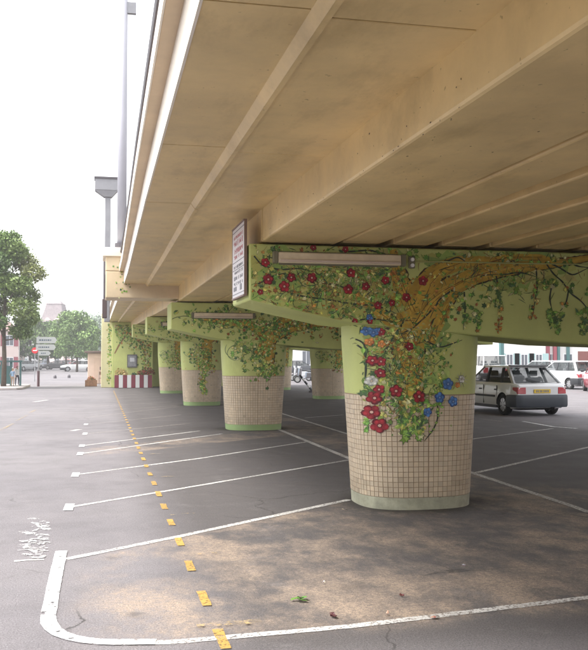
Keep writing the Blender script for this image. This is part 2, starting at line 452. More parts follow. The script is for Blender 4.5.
# scuffed remains of white lettering on the road
mb = MB(); random.seed(4)
for k in range(34):
    px = random.uniform(29, 47) - k * 0.15; py = 521 + k * 1.08 + random.uniform(-1, 1)
    a = G(px - random.uniform(2, 8), py + random.uniform(-1, 1)); b_ = G(px + random.uniform(2, 7), py + random.uniform(-2, 2))
    ribbon(mb, [a, a.lerp(b_, .35) + Vector((0, random.uniform(-.09, .09), 0)), a.lerp(b_, .7) + Vector((0, random.uniform(-.09, .09), 0)), b_], random.uniform(0.02, 0.075), 0.004 + 0.00015 * k, 0.012)
stuff(mb.build('scuffed_road_lettering', M_scuff))
for a, b_ in (((72, 431), (80, 429.5)), ((34, 402), (48, 400)), ((14, 562), (44, 560))):
    line_obj('paint_smear', gp(a, b_), 0.16 if b_[1] < 500 else 0.03, M_wline, 0.004, 0.03)

# ---------------------------------------------------------------- the bridge
PY = [8.82, 19.42, 30.10, 41.10]          # front faces of the caps (Y)
SPAN = [-34.0, 8.80, 19.42, 30.10, 41.10, 52.5]
def slab_z(Y):
    K = [(-34, 2.50), (-14, 2.58), (8.8, 3.13), (19.42, 3.20), (30.1, 3.38), (41.1, 3.55), (52.5, 3.70)]
    for (a, za), (b_, zb) in zip(K[:-1], K[1:]):
        if Y <= b_: return za + (zb - za) * (Y - a) / (b_ - a)
    return K[-1][1]
XE, XR, XG = 0.42, 0.93, 1.605             # deck edge, ridge, main girder left face
XEND = 11.8
deck = thing('road_bridge', 'cream painted concrete road bridge overhead carried on mural covered piers', 'bridge')
def skew(Y): return 0.0085 * (min(Y, 17.0) - 8.8)
def beam_seg(mb, x0, x1, y0, y1, dz0, dz1, ny=1):
    for k in range(ny):
        a = y0 + (y1 - y0) * k / ny; b_ = y0 + (y1 - y0) * (k + 1) / ny
        za, zb = slab_z(a), slab_z(b_)
        sa, sb = skew(a), skew(b_)
        mb.mesh8([(x0 + sa, a, za + dz0), (x1 + sa, a, za + dz0), (x1 + sb, b_, zb + dz0), (x0 + sb, b_, zb + dz0), (x0 + sa, a, za + dz1), (x1 + sa, a, za + dz1), (x1 + sb, b_, zb + dz1), (x0 + sb, b_, zb + dz1)])
    return mb
GD = 0.33   # girder depth
for si in range(5):
    y0, y1 = SPAN[si], SPAN[si + 1]
    gap = 0.022
    n = max(1, round((y1 - y0) / 2.6))
    for k in range(n):          # formwork panels of the soffit, with open joints
        a = y0 + (y1 - y0) * k / n + 0.007; b_ = y0 + (y1 - y0) * (k + 1) / n - 0.007
        beam_seg(MB(), XE + .015, XR - .052, a, b_, 0.03, 0.25).build('soffit_panel', M_cream, deck)
        dzk = random.uniform(-.003, .003)
        bevel(beam_seg(MB(), XR - .02, XG + 0.1, a, b_, dzk, 0.25).build('soffit_panel', M_cream, deck), .004, 1)
    rib = MB()
    for q0, q1 in ((y0 + .01, (y0 + y1) / 2), ((y0 + y1) / 2, y1 - .01)):
        z_a, z_b, k_a, k_b = slab_z(q0), slab_z(q1), skew(q0), skew(q1)
        rib.mesh8([(XR - .052 + k_a, q0, z_a + .032), (XR - .012 + k_a, q0, z_a - .022), (XR - .012 + k_b, q1, z_b - .022), (XR - .052 + k_b, q1, z_b + .032), (XR - .052 + k_a, q0, z_a + .2), (XR + .006 + k_a, q0, z_a + .2), (XR + .006 + k_b, q1, z_b + .2), (XR - .052 + k_b, q1, z_b + .2)])
        rib.mesh8([(XR - .0115 + k_a, q0, z_a - .022), (XR + .02 + k_a, q0, z_a - .022), (XR + .02 + k_b, q1, z_b - .022), (XR - .0115 + k_b, q1, z_b - .022), (XR + .007 + k_a, q0, z_a + .15), (XR + .02 + k_a, q0, z_a + .15), (XR + .02 + k_b, q1, z_b + .15), (XR + .007 + k_b, q1, z_b + .15)])
    rib.build('soffit_step', M_cream, deck)
    bevel(beam_seg(MB(), XG, 2.40, y0 + gap, y1 - gap, -GD, 0.2).build('main_girder', M_cream, deck), .02, 2)
    x = 2.47; j = 0
    while x < XEND - 0.6:
        bevel(beam_seg(MB(), x, x + 0.41, y0 + gap, y1 - gap, -GD + 0.015, -0.20).build('box_beam', M_cream, deck), .015, 2)
        x += 0.55; j += 1
    beam_seg(MB(), 2.40, XEND - .15, y0, y1, -0.21, 0.2).build('deck_slab', M_cream, deck)
    # fascia and coping, both edges
    beam_seg(MB(), XE, XE + .014, y0, y1, 0.026, 0.30, 4).build('fascia', M_fascia, deck)
    beam_seg(MB(), XE - 0.085, XE + 0.2, y0, y1, 0.302, 0.42, 4).build('coping', M_coping, deck)
    beam_seg(MB(), XEND - 0.15, XEND, y0, y1, -0.05, 0.34, 4).build('fascia', M_fascia, deck)
    beam_seg(MB(), XEND - 0.2, XEND + 0.1, y0, y1, 0.342, 0.47, 4).build('coping', M_coping, deck)
beam_seg(MB(), XE + .16, XEND - .25, -33, 52.5, 0.26, 0.36, 5).build('road_surface', M_joint, deck)
beam_seg(MB(), XE + .01, XEND - .16, -33, 52.4, 0.251, 0.259, 5).build('joint_filler', M_joint, deck)
random.seed(77); sp = MB()
for k in range(70):
    y = random.uniform(3.6, 8.7); zz = slab_z(y) - GD; sk = skew(y); a0 = random.uniform(.004, .013); b0 = random.uniform(.002, .006)
    if random.random() < .5:
        zc_ = zz + .018 + random.random() ** 2 * .25; sp.face([(XG + sk - .0015, y + math.cos(q) * a0 * random.uniform(.7, 1.2), zc_ + math.sin(q) * b0 * random.uniform(.7, 1.2)) for q in [2 * PI * i / 7 for i in range(7)]])
    else:
        xc_ = XG + .02 + random.random() ** 2 * .5; sp.face([(xc_ + sk + math.sin(q) * b0 * random.uniform(.7, 1.2), y + math.cos(q) * a0 * random.uniform(.7, 1.2), zz - .0025) for q in [2 * PI * i / 7 for i in range(7)]])
stuff(sp.build('paint_chips', mat('bare chipped concrete', (0.12, 0.085, 0.05), .9, nz=.3, ns=30), deck))
for Y in SPAN[1:5]:
    MB().box(XG + .01 + skew(Y), 2.39 + skew(Y), Y - .017, Y + .017, slab_z(Y) - GD + .015, slab_z(Y) + .1).build('joint_filler', M_joint, deck)
# thin white upper lip, hand rail and posts
for a, b_ in zip(SPAN[:-1], SPAN[1:]):
    beam_seg(MB(), XE - 0.098, XE - 0.087, a, b_, 0.297, 0.43, 4).build('coping_lip', M_fascia, deck)
    r = MB(); r.tube([(XE - .05 + skew(q_), q_, slab_z(q_) + .72) for q_ in (a, (a + b_) / 2, b_)], 0.035, 8)
    r.build('hand_rail', M_darksteel, deck)
yy = 13.5
while yy < 52:
    if abs(yy - 19.6) > .6:
        MB().box(XE - .07 + skew(yy), XE - .03 + skew(yy), yy - .02, yy + .02, slab_z(yy) + .42, slab_z(yy) + .70).build('rail_post', M_darksteel, deck)
    yy += 2.4
# cross beams over piers 2..4 that carry the deck out to the edge
blk_faces = {}
for i, Y in enumerate(PY[1:2]):
    z = slab_z(Y)
    bevel(MB().box(0.105 if i == 0 else 0.38, 1.80, Y - 0.06 if i == 0 else Y + .1, Y + 0.9, 2.92 if i == 0 else z - .3, z - 0.002 if i else 3.50).build('cross_beam', M_lcream, deck), .02, 2)
# sign gantry end block over pier 2
z = slab_z(PY[1])
bevel(MB().box(0.10, 0.50, PY[1] - .065, PY[1] + .95, 3.502, 3.86).build('end_block', M_lcream, deck), .02, 2)
bevel(MB().box(0.04, 0.52, PY[1] - .12, PY[1] + 1.0, 3.815, 4.01).build('block_cap', M_fascia, deck), .015, 2)
# cross beam over pier 1 set back over the cap
z = slab_z(PY[0])
# bearings on each cap
# ---------------------------------------------------------------- piers
NSE = 2.7
def se_pt(cx, cy, a, b_, t):
    c, s = math.cos(t), math.sin(t)
    return (cx + a * abs(c) ** (2 / NSE) * (1 if c >= 0 else -1), cy + b_ * abs(s) ** (2 / NSE) * (1 if s >= 0 else -1))
AB, AT, BB, BT = 0.630, 0.765, 0.585, 0.660      # half widths bottom/top, half depths bottom/top
ZT = 2.15
def ab(z):
    k = min(z, 1.88) / ZT
    return AB + (AT - AB) * k, BB + (BT - BB) * k
# arc-length table at unit level
def arc_angles(n):
    N = 1440; P = [se_pt(0, 0, AB, BB, 2 * PI * i / N) for i in range(N + 1)]
    d = [0]
    for i in range(N): d.append(d[-1] + math.dist(P[i], P[i + 1]))
    out = []; j = 0
    for k in range(n):
        tgt = d[-1] * k / n
        while d[j + 1] < tgt: j += 1
        f = (tgt - d[j]) / (d[j + 1] - d[j]); out.append(2 * PI * (j + f) / N)
    return out
NCOL = 76
ANG = arc_angles(NCOL * 2)
ANG1 = ANG[::2]
TILE = 0.054
def pier_ring(cx, cy, z, off=0.0, ang=ANG):
    a, b_ = ab(z)
    return [(*se_pt(cx, cy, a + off, b_ + off, t), z) for t in ang]
def cap_bottom(x):       # cap underside height against X relative to the pier axis
    K = [(-1.96, 2.205), (-0.92, 1.985), (0.0, 1.90), (0.38, 1.868), (1.7, 1.765), (2.6, 1.74), (4.6, 1.80)]
    if x <= K[0][0]: return K[0][1]
    for (a, za), (b_, zb) in zip(K[:-1], K[1:]):
        if x <= b_: return za + (zb - za) * (x - a) / (b_ - a)
    return K[-1][1]
PX0 = 3.42
CAPL, CAPR = -1.945, 4.5
CAPD = 1.13
TILE_TOP = 1.22
def make_pier(name, label, idx, X, Y, dz, skirt, group, tiles_mesh=None, xr=CAPR, xl=CAPL, top=None, ttop=0.0):
    t = thing(name, label, 'pier', (X, Y, 0), 0, group)
    cy = 0.008 + BB + (BT - BB) * 1.88 / ZT
    c = MB()
    zs = [0, 0.125]
    ring0 = [pier_ring(0, cy, z) for z in (0.0, 0.128)]
    c.loft(ring0, cap=False); o = c.build('skirting', skirt, t); smooth_angle(o, 30)
    c = MB(); c.loft([pier_ring(0, cy, z, -0.003) for z in (0.128, TILE_TOP + .005)], cap=False); smooth_angle(c.build('tile_bed', M_grout, t), 30)
    c = MB(); c.loft([pier_ring(0, cy, z, 0.0) for z in (TILE_TOP, 1.5, 1.8, 2.1, 2.3 + dz)], cap=False); smooth_angle(c.build('shaft', M_green, t), 30)
    global TILEMESH
    if TILEMESH is None:
        random.seed(11)
        c = MB(); nrow = int((TILE_TOP - 0.13) / TILE)
        for r_ in range(nrow):
            z0 = 0.131 + r_ * TILE + 0.003; z1 = z0 + TILE - 0.006
            for k in range(NCOL):
                t0, t1 = ANG1[k], (ANG1[(k + 1) % NCOL] if k < NCOL - 1 else 2 * PI)
                tm = (t0 + t1) / 2
                g0 = t0 + (t1 - t0) * 0.06; g1 = t1 - (t1 - t0) * 0.06
                def q(tt, zz, of):
                    a_, b2 = ab(zz); p = se_pt(0, cy, a_ + of, b2 + of, tt); return (p[0], p[1], zz)
                v = random.uniform(0.93, 1.06); hb = random.uniform(-.008, .008)
                if r_ < 3: v *= random.uniform(.80, 1.0)
                if random.random() < .025: v *= random.uniform(.7, .88)
                col = ((0.62 + hb) * v, 0.515 * v, (0.375 - hb) * v)
                o_ = random.uniform(0.0015, 0.003)
                P = [q(g0, z0, o_), q(g1, z0, o_), q(g1, z1, o_), q(g0, z1, o_)]
                Q = [q(g0, z0, -.004), q(g1, z0, -.004), q(g1, z1, -.004), q(g0, z1, -.004)]
                c.face(P, col)
                for e in range(4): c.face([P[e], Q[e], Q[(e + 1) % 4], P[(e + 1) % 4]], col)
        o = c.build('mosaic_tiles', M_tile, t, colors=True); stuff(o); TILEMESH = o.data
        fixn(o)
    else:
        o = bpy.data.objects.new('mosaic_tiles', TILEMESH); COL.objects.link(o); o.parent = t; stuff(o)
    # cap beam: haunched underside
    top = top if top is not None else slab_z(Y) - GD - 0.022
    xs = [xl, -1.5, -0.95, -0.5, 0, 0.4, 1.0, 1.7, 2.6, 3.5, xr]
    xs = [x for x in xs if xl <= x <= xr]
    f0 = [(x, 0, cap_bottom(x) + dz) for x in xs]; 
    c = MB()
    for k in range(len(xs) - 1):
        a, b_ = f0[k], f0[k + 1]
        c.face([(a[0], 0, a[2]), (b_[0], 0, b_[2]), (b_[0], 0, top), (a[0], 0, top)])
        c.face([(b_[0], CAPD, b_[2]), (a[0], CAPD, a[2]), (a[0], CAPD, top), (b_[0], CAPD, top)])
        c.face([(a[0], CAPD, a[2]), (b_[0], CAPD, b_[2]), (b_[0], 0, b_[2]), (a[0], 0, a[2])])
        c.face([(a[0], 0, top), (b_[0], 0, top), (b_[0], CAPD, top), (a[0], CAPD, top)])
    c.face([(xl, CAPD, f0[0][2]), (xl, 0, f0[0][2]), (xl, 0, top), (xl, CAPD, top)])
    c.face([(xr, 0, f0[-1][2]), (xr, CAPD, f0[-1][2]), (xr, CAPD, top), (xr, 0, top)])
    o = c.build('cap_beam', M_green, t); smooth_angle(o, 20); bevel(o, .018, 2, 45)
    # bearing plinths, dark
    for xx in (-1.55, -1.0, 0.2, 1.3, 2.4, 3.5):
        if xl < xx < xr: MB().box(xx - .12, xx + .12, .35, .7, top + .0005, top + .0225).build('bearing_pad', M_joint, t)
    return t, cy, top
TILEMESH = None
PG = 'mosaic tiled bridge piers with painted vine murals'
specs = [('nearest large pier with red and blue flowers painted over its beige tiles', M_white_skirt, 0.0),
         ('second pier behind the nearest one, beige tiled with a green painted foot', M_greenp, 0.06),
         ('third pier along the row, a strand of painted leaves hanging down its tiles', M_greenp, 0.25),
         ('fourth pier along the row, last one before the green end wall', M_greenp, 0.42)]
PIERS = []
for i, (lab, sk, dz) in enumerate(specs):
    PIERS.append(make_pier('bridge_pier', lab, i, PX0 + (0.0, .04, .06, -.02)[i], PY[i], dz, sk, PG))
for i, (X, Y, lab) in enumerate([(9.05, 23.3, None), (9.05, 33.9, 'pier of the far row seen in the gap right of the second pier'), (9.1, 44.5, 'farthest pier of the far row beside the parked cars and scooters')]):
    if lab is None: lab = 'pier of the far row hidden behind the nearest pier'
    PIERS.append(make_pier('bridge_pier', lab, 9, X, Y, 0.25, M_greenp, PG, xl=-1.0, xr=1.9))

for Y, w_ in ((-1.78, 'directly behind the viewpoint'), (-12.4, 'second one behind the viewpoint'), (-23.0, 'third one behind the viewpoint')):     # unseen piers added behind the viewpoint to block low sky light
    make_pier('bridge_pier', 'unseen tiled pier added to block low sky light, ' + w_, 8, PX0, Y, 0.0, M_greenp, PG, top=2.3 if Y < -5 else 2.45)

# ---------------------------------------------------------------- murals
IVY = [(0, -.5), (.16, -.28), (.46, -.36), (.34, -.02), (.5, .22), (.18, .2), (0, .55), (-.18, .2), (-.5, .22), (-.34, -.02), (-.46, -.36), (-.16, -.28)]
OVAL = [(0, -.5), (.2, -.2), (.22, .1), (0, .55), (-.22, .1), (-.2, -.2)]
ORNG = random.Random(99)
class Mural:
    """paint on the front of one pier; x, z are pier-local, y is the painted surface"""
    def __init__(s, pier, dz, cy, top, xl=CAPL, xr=CAPR):
        s.t = pier; s.dz = dz; s.cy = cy; s.top = top; s.xl = xl; s.xr = xr; s.n = 0
        s.MBs = {}
    def mb(s, k):
        if k not in s.MBs: s.MBs[k] = MB()
        return s.MBs[k]
    def region(s, x, z):
        if z > cap_bottom(x) + s.dz + 0.01: return 'cap' if s.xl + .02 < x < s.xr and z < s.top - .01 else None
        a, b_ = ab(z)
        return 'col' if abs(x) < a * 0.985 and z > .1 else None
    def surf(s, x, z, reg, off):
        if reg == 'cap':
            return (max(s.xl + .02, min(x, s.xr)), -off, max(min(z, s.top - .004), cap_bottom(x) + s.dz + .004))
        a, b_ = ab(z); u_ = max(-0.992, min(0.992, x / a))
        y = s.cy - b_ * (1 - abs(u_) ** NSE) ** (1 / NSE)
        return (x * 1.0, y - off - (0.0035 if z < TILE_TOP + .02 else 0), z)
    def poly(s, key, x, z, pts, col, layer, reg=None):
        reg = reg or s.region(x, z)
        if reg is None: return
        if reg == 'col':
            lim = min(cap_bottom(x) + s.dz, 9)
            pts = [(p, min(q, cap_bottom(p) + s.dz + .0)) for p, q in pts]
        s.n += 1
        off = 0.0025 + layer * 0.0012 + ORNG.random() * 0.0011
        s.mb(key).face([s.surf(p, q, reg, off) for p, q in pts], col)
    def leaf(s, x, z, size, ang, col, shape=IVY, layer=3, key='painted_leaves', hi=True, sx=1.0, ol=True):
        ca, sa = math.cos(ang), math.sin(ang)
        shape = [(p * random.uniform(.78, 1.2), q * random.uniform(.8, 1.18)) for p, q in shape]
        def tr(k, dx=0, dz_=0): return [(x + (p * sx * ca - q * sa) * size * k + dx, z + (p * sx * sa + q * ca) * size * k + dz_) for p, q in shape]
        if ol: s.poly(key, x, z, tr(1.18), (0.05, 0.09, 0.035), layer)
        s.poly(key, x, z, tr(1.0), col, layer + 1)
        if hi:
            h = tuple(min(1, c * 1.55 + .03) for c in col)
            half = [(p, q) for p, q in shape[:len(shape) // 2 + 1]]
            s.poly(key, x, z, [(x + (p * sx * .8 * ca - q * .8 * sa) * size, z + (p * sx * .8 * sa + q * .8 * ca) * size) for p, q in half], h, layer + 2)
    def stroke(s, key, pts, wds, col, layer, cross=1, jit=0.0):
        P = []; W = []
        for (a, wa), (b_, wb) in zip(list(zip(pts, wds))[:-1], list(zip(pts, wds))[1:]):
            n = max(1, int(math.dist(a, b_) / 0.03))
            for k in range(n):
                f = k / n; P.append((a[0] + (b_[0] - a[0]) * f, a[1] + (b_[1] - a[1]) * f)); W.append(wa + (wb - wa) * f)
        P.append(pts[-1]); W.append(wds[-1])
        # soften corners
        for _ in range(3):
            P = [P[0]] + [((P[i - 1][0] + 2 * P[i][0] + P[i + 1][0]) / 4, (P[i - 1][1] + 2 * P[i][1] + P[i + 1][1]) / 4) for i in range(1, len(P) - 1)] + [P[-1]]
        s.n += 1
        off = 0.0025 + layer * 0.0012 + ORNG.random() * 0.0011
        rows = []
        for i, p in enumerate(P):
            a = P[max(i - 1, 0)]; b_ = P[min(i + 1, len(P) - 1)]
            dx, dz_ = b_[0] - a[0], b_[1] - a[1]; l = math.hypot(dx, dz_) or 1
            nx, nz = -dz_ / l, dx / l
            w_ = W[i] / 2 * (1 + random.uniform(-jit, jit))
            rows.append([(p[0] + nx * w_ * (2 * c / cross - 1), p[1] + nz * w_ * (2 * c / cross - 1)) for c in range(cross + 1)])
        for i in range(len(P) - 1):
            for c in range(cross):
                q = [rows[i][c], rows[i + 1][c], rows[i + 1][c + 1], rows[i][c + 1]]
                mx = sum(a[0] for a in q) / 4; mz = sum(a[1] for a in q) / 4
                reg = s.region(mx, mz)
                if reg is None: continue
                if callable(col): cc = col(mx, mz, c / max(1, cross))
                else: cc = col
                s.mb(key).face([s.surf(a[0], a[1], reg, off) for a in q], cc)
    def flower(s, x, z, r, kind, layer=9):
        key = 'flower_%s' % kind
        sub = Mural(s.t, s.dz, s.cy, s.top, s.xl, s.xr); sub.n = s.n + 7; s.n += 11
        if kind == 'red': petal, dark, ctr, npet = (0.30, 0.012, 0.022), (0.11, 0.004, 0.01), (0.6, 0.38, 0.3), 5
        elif kind == 'blue': petal, dark, ctr, npet = (0.07, 0.19, 0.46), (0.02, 0.06, 0.22), (0.2, 0.3, 0.5), 5
        elif kind == 'orange': petal, dark, ctr, npet = (0.62, 0.25, 0.06), (0.4, 0.1, 0.04), (0.7, 0.5, 0.2), 5
        else: petal, dark, ctr, npet = (0.62, 0.62, 0.56), (0.25, 0.27, 0.25), (0.5, 0.42, 0.3), 6
        a0 = random.uniform(0, 6.28)
        for k in range(npet):
            a = a0 + 2 * PI * k / npet
            def blob(rad, cr, n=8): return [(x + math.cos(a) * cr + math.cos(t) * rad, z + math.sin(a) * cr + math.sin(t) * rad) for t in [2 * PI * i / n for i in range(n)]]
            sub.poly('f', x, z, blob(r * .47, r * .55), dark, layer)
        for k in range(npet):
            a = a0 + 2 * PI * k / npet
            v = random.uniform(.7, 1.2); r0 = r; r = r0 * random.uniform(.8, 1.18); a += random.uniform(-.18, .18)
            sub.poly('f', x, z, [(x + math.cos(a) * r * .56 + math.cos(t) * r * .37, z + math.sin(a) * r * .56 + math.sin(t) * r * .37) for t in [2 * PI * i / 8 for i in range(8)]], tuple(c * v for c in petal), layer + 1)
            sub.poly('f', x, z, [(x + math.cos(a) * r * .66 + math.cos(t) * r * .17, z + math.sin(a) * r * .66 + math.sin(t) * r * .17) for t in [2 * PI * i / 6 for i in range(6)]], tuple(min(1, c * v * 1.35 + .01) for c in petal), layer + 2); r = r0
        sub.poly('f', x, z, [(x + math.cos(t) * r * .3, z + math.sin(t) * r * .3) for t in [2 * PI * i / 8 for i in range(8)]], dark, layer + 3)
        sub.poly('f', x, z, [(x + math.cos(t) * r * .19, z + math.sin(t) * r * .19) for t in [2 * PI * i / 8 for i in range(8)]], ctr, layer + 4)
        if 'f' in sub.MBs:
            o = sub.MBs['f'].build('painted_flower', M_paint, s.t, colors=True)
            if kind != 'red': o['label'] = kind + ' painted flower'
    def finish(s):
        for k, m in s.MBs.items():
            o = m.build(k, M_paint, s.t, colors=True)
            if k == 'painted_leaves' or k == 'painted_twigs': stuff(o)
GREENS = [(0.07, 0.17, 0.03), (0.10, 0.23, 0.035), (0.17, 0.32, 0.05), (0.06, 0.12, 0.035), (0.24, 0.33, 0.07), (0.12, 0.20, 0.03), (0.045, 0.10, 0.035)]
YELS = [(0.34, 0.33, 0.07), (0.40, 0.36, 0.12), (0.28, 0.30, 0.06), (0.42, 0.42, 0.22)]
BROWNS = [(0.36, 0.17, 0.03), (0.30, 0.12, 0.02), (0.22, 0.08, 0.02)]
def bark_col(x, z, c):
    n = math.sin(x * 23 + z * 9 + math.sin(z * 31) * 1.3) * .5 + math.sin(z * 47 - x * 61) * .3
    k = 1 - .30 * abs(2 * c - .7) + .16 * n
    return (0.56 * k, 0.365 * k, 0.05 * k)
def rnd_leaf_col(mix=(6, 2, 1)):
    k = random.choices((0, 1, 2), mix)[0]
    c = random.choice((GREENS, YELS, BROWNS)[k]); v = random.uniform(.95, 1.6)
    return tuple(q * v for q in c)

# pier 1: laid out after the survey
t1, cy1, top1 = PIERS[0]
mu = Mural(t1, 0.0, cy1, top1)
def L1(px, py):
    Y = PY[0]
    for _ in range(7):
        p = atY(px, py, Y); x, z = p.x - PX0, p.z
        if z > cap_bottom(x) or abs(x) > .74: Y = PY[0]
        else:
            a, b_ = ab(z); u_ = max(-.98, min(.98, x / a))
            Y = PY[0] + cy1 - b_ * (1 - abs(u_) ** NSE) ** (1 / NSE)
    return (x, z)
def LP(*a): return [L1(x, y) for x, y in a]
random.seed(21)
pxm = 1 / 93.0          # metres per photograph pixel on this pier
DK = (0.05, 0.03, 0.012)
def branch(pts, wd, outline=True, key='painted_trunk', cross=5, lay=0):
    P = LP(*pts); W = [w_ * pxm * .84 for w_ in wd]
    if outline: mu.stroke(key, P, [w_ + .02 for w_ in W], DK, lay, cross + 1, .12)
    mu.stroke(key, P, W, bark_col, lay + 1, cross, .08)
    for q in range(int(3 + W[0] * 18)):      # bark streaks
        f = random.uniform(-.4, .4); i0 = random.uniform(0, .6)
        PP = [(p[0] + f * w_ * .9 + random.uniform(-.01, .01), p[1]) for p, w_ in zip(P, W)]
        k0 = int(i0 * (len(PP) - 1)); seg = PP[k0:k0 + max(2, len(PP) // 2)]
        if len(seg) > 1: mu.stroke(key, seg, [.007] * len(seg), random.choice([(0.20, 0.10, 0.015), (0.55, 0.36, 0.07), (0.14, 0.08, 0.02)]), lay + 2, 1, .5)
branch([(411, 408), (410, 380), (409, 350), (410, 325), (414, 300)], [26, 30, 36, 46, 58])
branch([(418, 322), (430, 303), (446, 290), (466, 279), (492, 271), (530, 266), (565, 262), (600, 256)], [26, 30, 26, 20, 18, 13, 9, 6])
branch([(414, 305), (424, 285), (438, 270), (462, 262), (490, 262)], [30, 26, 20, 17, 12])
branch([(412, 312), (402, 288), (397, 268), (392, 250)], [32, 24, 18, 10])
branch([(410, 320), (392, 322), (378, 312), (366, 300), (352, 296)], [24, 17, 12, 8, 4], cross=3)
branch([(430, 345), (438, 325), (447, 305), (457, 292)], [10, 13, 12, 6], cross=3)
branch([(480, 265), (510, 257), (540, 257), (560, 262)], [10, 8, 7, 3], cross=2)
def twig(pts, wd=1.6, col=(0.03, 0.045, 0.03), lay=2):
    P = LP(*pts); mu.stroke('painted_twigs', P, [wd * pxm] * (len(P) - 1) + [wd * pxm * .3], col, lay, 1, .2)
for tw in ([(395, 322), (370, 318), (350, 322), (336, 330)], [(396, 318), (380, 306), (352, 304), (330, 300), (300, 296), (275, 288)], [(392, 270), (370, 263), (340, 268), (310, 262), (285, 262), (262, 255)],
           [(360, 300), (340, 285), (318, 283), (300, 270)], [(254, 256), (262, 266), (280, 270), (300, 268), (322, 275), (330, 290)], [(258, 284), (272, 276), (290, 272)],
           [(405, 318), (398, 330), (388, 345), (382, 360)], [(430, 262), (446, 262), (458, 256), (468, 264)], [(345, 252), (370, 250), (390, 256), (400, 262)],
           [(545, 262), (553, 274), (564, 283), (568, 292), (580, 300), (592, 314)], [(547, 262), (560, 268), (572, 276), (588, 268)], [(568, 292), (566, 304), (560, 311)], [(551, 288), (549, 300), (552, 310)], [(551, 288), (556, 280)],
           [(438, 303), (424, 318), (410, 330), (400, 334)], [(452, 290), (438, 300), (430, 318)], [(500, 275), (520, 272), (536, 277)], [(462, 280), (475, 276), (500, 274)],
           [(360, 338), (365, 350), (366, 372), (364, 386)], [(343, 337), (356, 333), (364, 342), (367, 356)], [(400, 408), (398, 420), (404, 434)], [(437, 404), (438, 418), (433, 430), (424, 441)],
           [(464, 292), (465, 310), (463, 330)], [(496, 276), (500, 300), (498, 334)], [(536, 268), (537, 290), (531, 320)], [(424, 340), (440, 348), (462, 340)], [(566, 258), (575, 266), (590, 268)]):
    twig(tw)
def clump(cxp, cyp, rx, ry, n, smin=4, smax=8, mixv=(6, 2, 1), shape=None, lay=3):
    n = int(n * (.58 if n > 25 else .9)) + 1; smin *= .82; smax *= .85
    for _ in range(n):
        while True:
            a, b_ = random.uniform(-1, 1), random.uniform(-1, 1)
            if a * a + b_ * b_ < 1: break
        x, z = L1(cxp + a * rx, cyp + b_ * ry)
        sh = shape or (IVY if random.random() < .7 else OVAL)
        mu.leaf(x, z, random.uniform(smin, smax) * pxm, random.uniform(0, 6.28), rnd_leaf_col(mixv), sh, lay + random.choice((0, 0, 1)), hi=random.random() < .6, sx=random.uniform(.6, 1.1), ol=random.random() < .45)
def dabs(cxp, cyp, rx, ry, n, mixv=(4, 4, 2), smin=1.6, smax=4.0):
    n = int(n * .62)
    for _ in range(n):
        a, b_ = random.gauss(0, .5), random.gauss(0, .5)
        if abs(a) > 1.1 or abs(b_) > 1.1: continue
        x, z = L1(cxp + a * rx, cyp + b_ * ry)
        mu.leaf(x, z, random.uniform(smin, smax) * pxm, random.uniform(0, 6.28), rnd_leaf_col(mixv), OVAL, 1.5, hi=False, ol=False)
# loose tone patches and fine brush strokes under and between the leaves
def patches(cxp, cyp, rx, ry, n, cols, s0=5, s1=13):
    for _ in range(n):
        a, b_ = random.uniform(-1, 1), random.uniform(-1, 1)
        x, z = L1(cxp + a * rx, cyp + b_ * ry); r_ = random.uniform(s0, s1) * pxm; c = random.choice(cols); v = random.uniform(.85, 1.12)
        e = random.uniform(.4, 1)
        if z < TILE_TOP + .12: continue
        mu.poly('painted_leaves', x, z, [(max(-.66, min(.66, x + math.cos(t) * r_ * .8)) if mu.region(x, z) == 'col' else x + math.cos(t) * r_ * random.uniform(.5, 1.2), z + math.sin(t) * r_ * e * random.uniform(.5, 1.2)) for t in [2 * PI * i / 11 for i in range(11)]], tuple(q * v for q in c), .3)
PC = [(0.38, 0.48, 0.14), (0.30, 0.44, 0.11), (0.47, 0.50, 0.14), (0.42, 0.43, 0.12), (0.27, 0.39, 0.10), (0.48, 0.45, 0.16)]
patches(325, 284, 78, 32, 190, PC); patches(400, 360, 44, 62, 150, PC); patches(500, 270, 70, 16, 80, PC); patches(355, 300, 60, 14, 60, [(0.3, 0.34, 0.09), (0.36, 0.30, 0.09)])
def hairs(cxp, cyp, rx, ry, n):
    for _ in range(n):
        a, b_ = random.gauss(0, .5), random.gauss(0, .5)
        if abs(a) > 1 or abs(b_) > 1: continue
        x, z = L1(cxp + a * rx, cyp + b_ * ry); an = random.uniform(0, 6.28); l = random.uniform(.03, .12); k = random.uniform(-.8, .8)
        mu.stroke('painted_twigs', [(x, z), (x + math.cos(an) * l * .5, z + math.sin(an) * l * .5), (x + math.cos(an + k) * l, z + math.sin(an + k) * l)], [.005, .008, .003], random.choice([(0.05, 0.10, 0.03), (0.12, 0.2, 0.04), (0.22, 0.12, 0.03), (0.35, 0.36, 0.1), (0.04, 0.07, 0.05)]), random.choice((2, 5, 7)), 1)
hairs(325, 284, 85, 40, 420); hairs(400, 360, 48, 75, 420); hairs(500, 275, 85, 30, 200)
# cap, left arm
dabs(325, 280, 85, 40, 1300, (5, 6, 2)); dabs(385, 290, 40, 45, 420)
clump(300, 282, 50, 26, 95, 4, 7.5, (5, 3, 2)); clump(345, 290, 38, 30, 120, 4, 7.5, (5, 3, 1)); clump(375, 280, 30, 32, 120, 4, 8)
clump(280, 268, 28, 22, 40, 3, 6, (4, 4, 2)); clump(330, 255, 60, 8, 46, 3.5, 6.5, (7, 2, 1)); clump(268, 252, 14, 7, 12, 4, 6); clump(365, 308, 40, 14, 70, 4, 7, (5, 3, 3))
clump(390, 268, 18, 22, 60, 4, 7.5); clump(420, 252, 22, 6, 14, 5, 8)
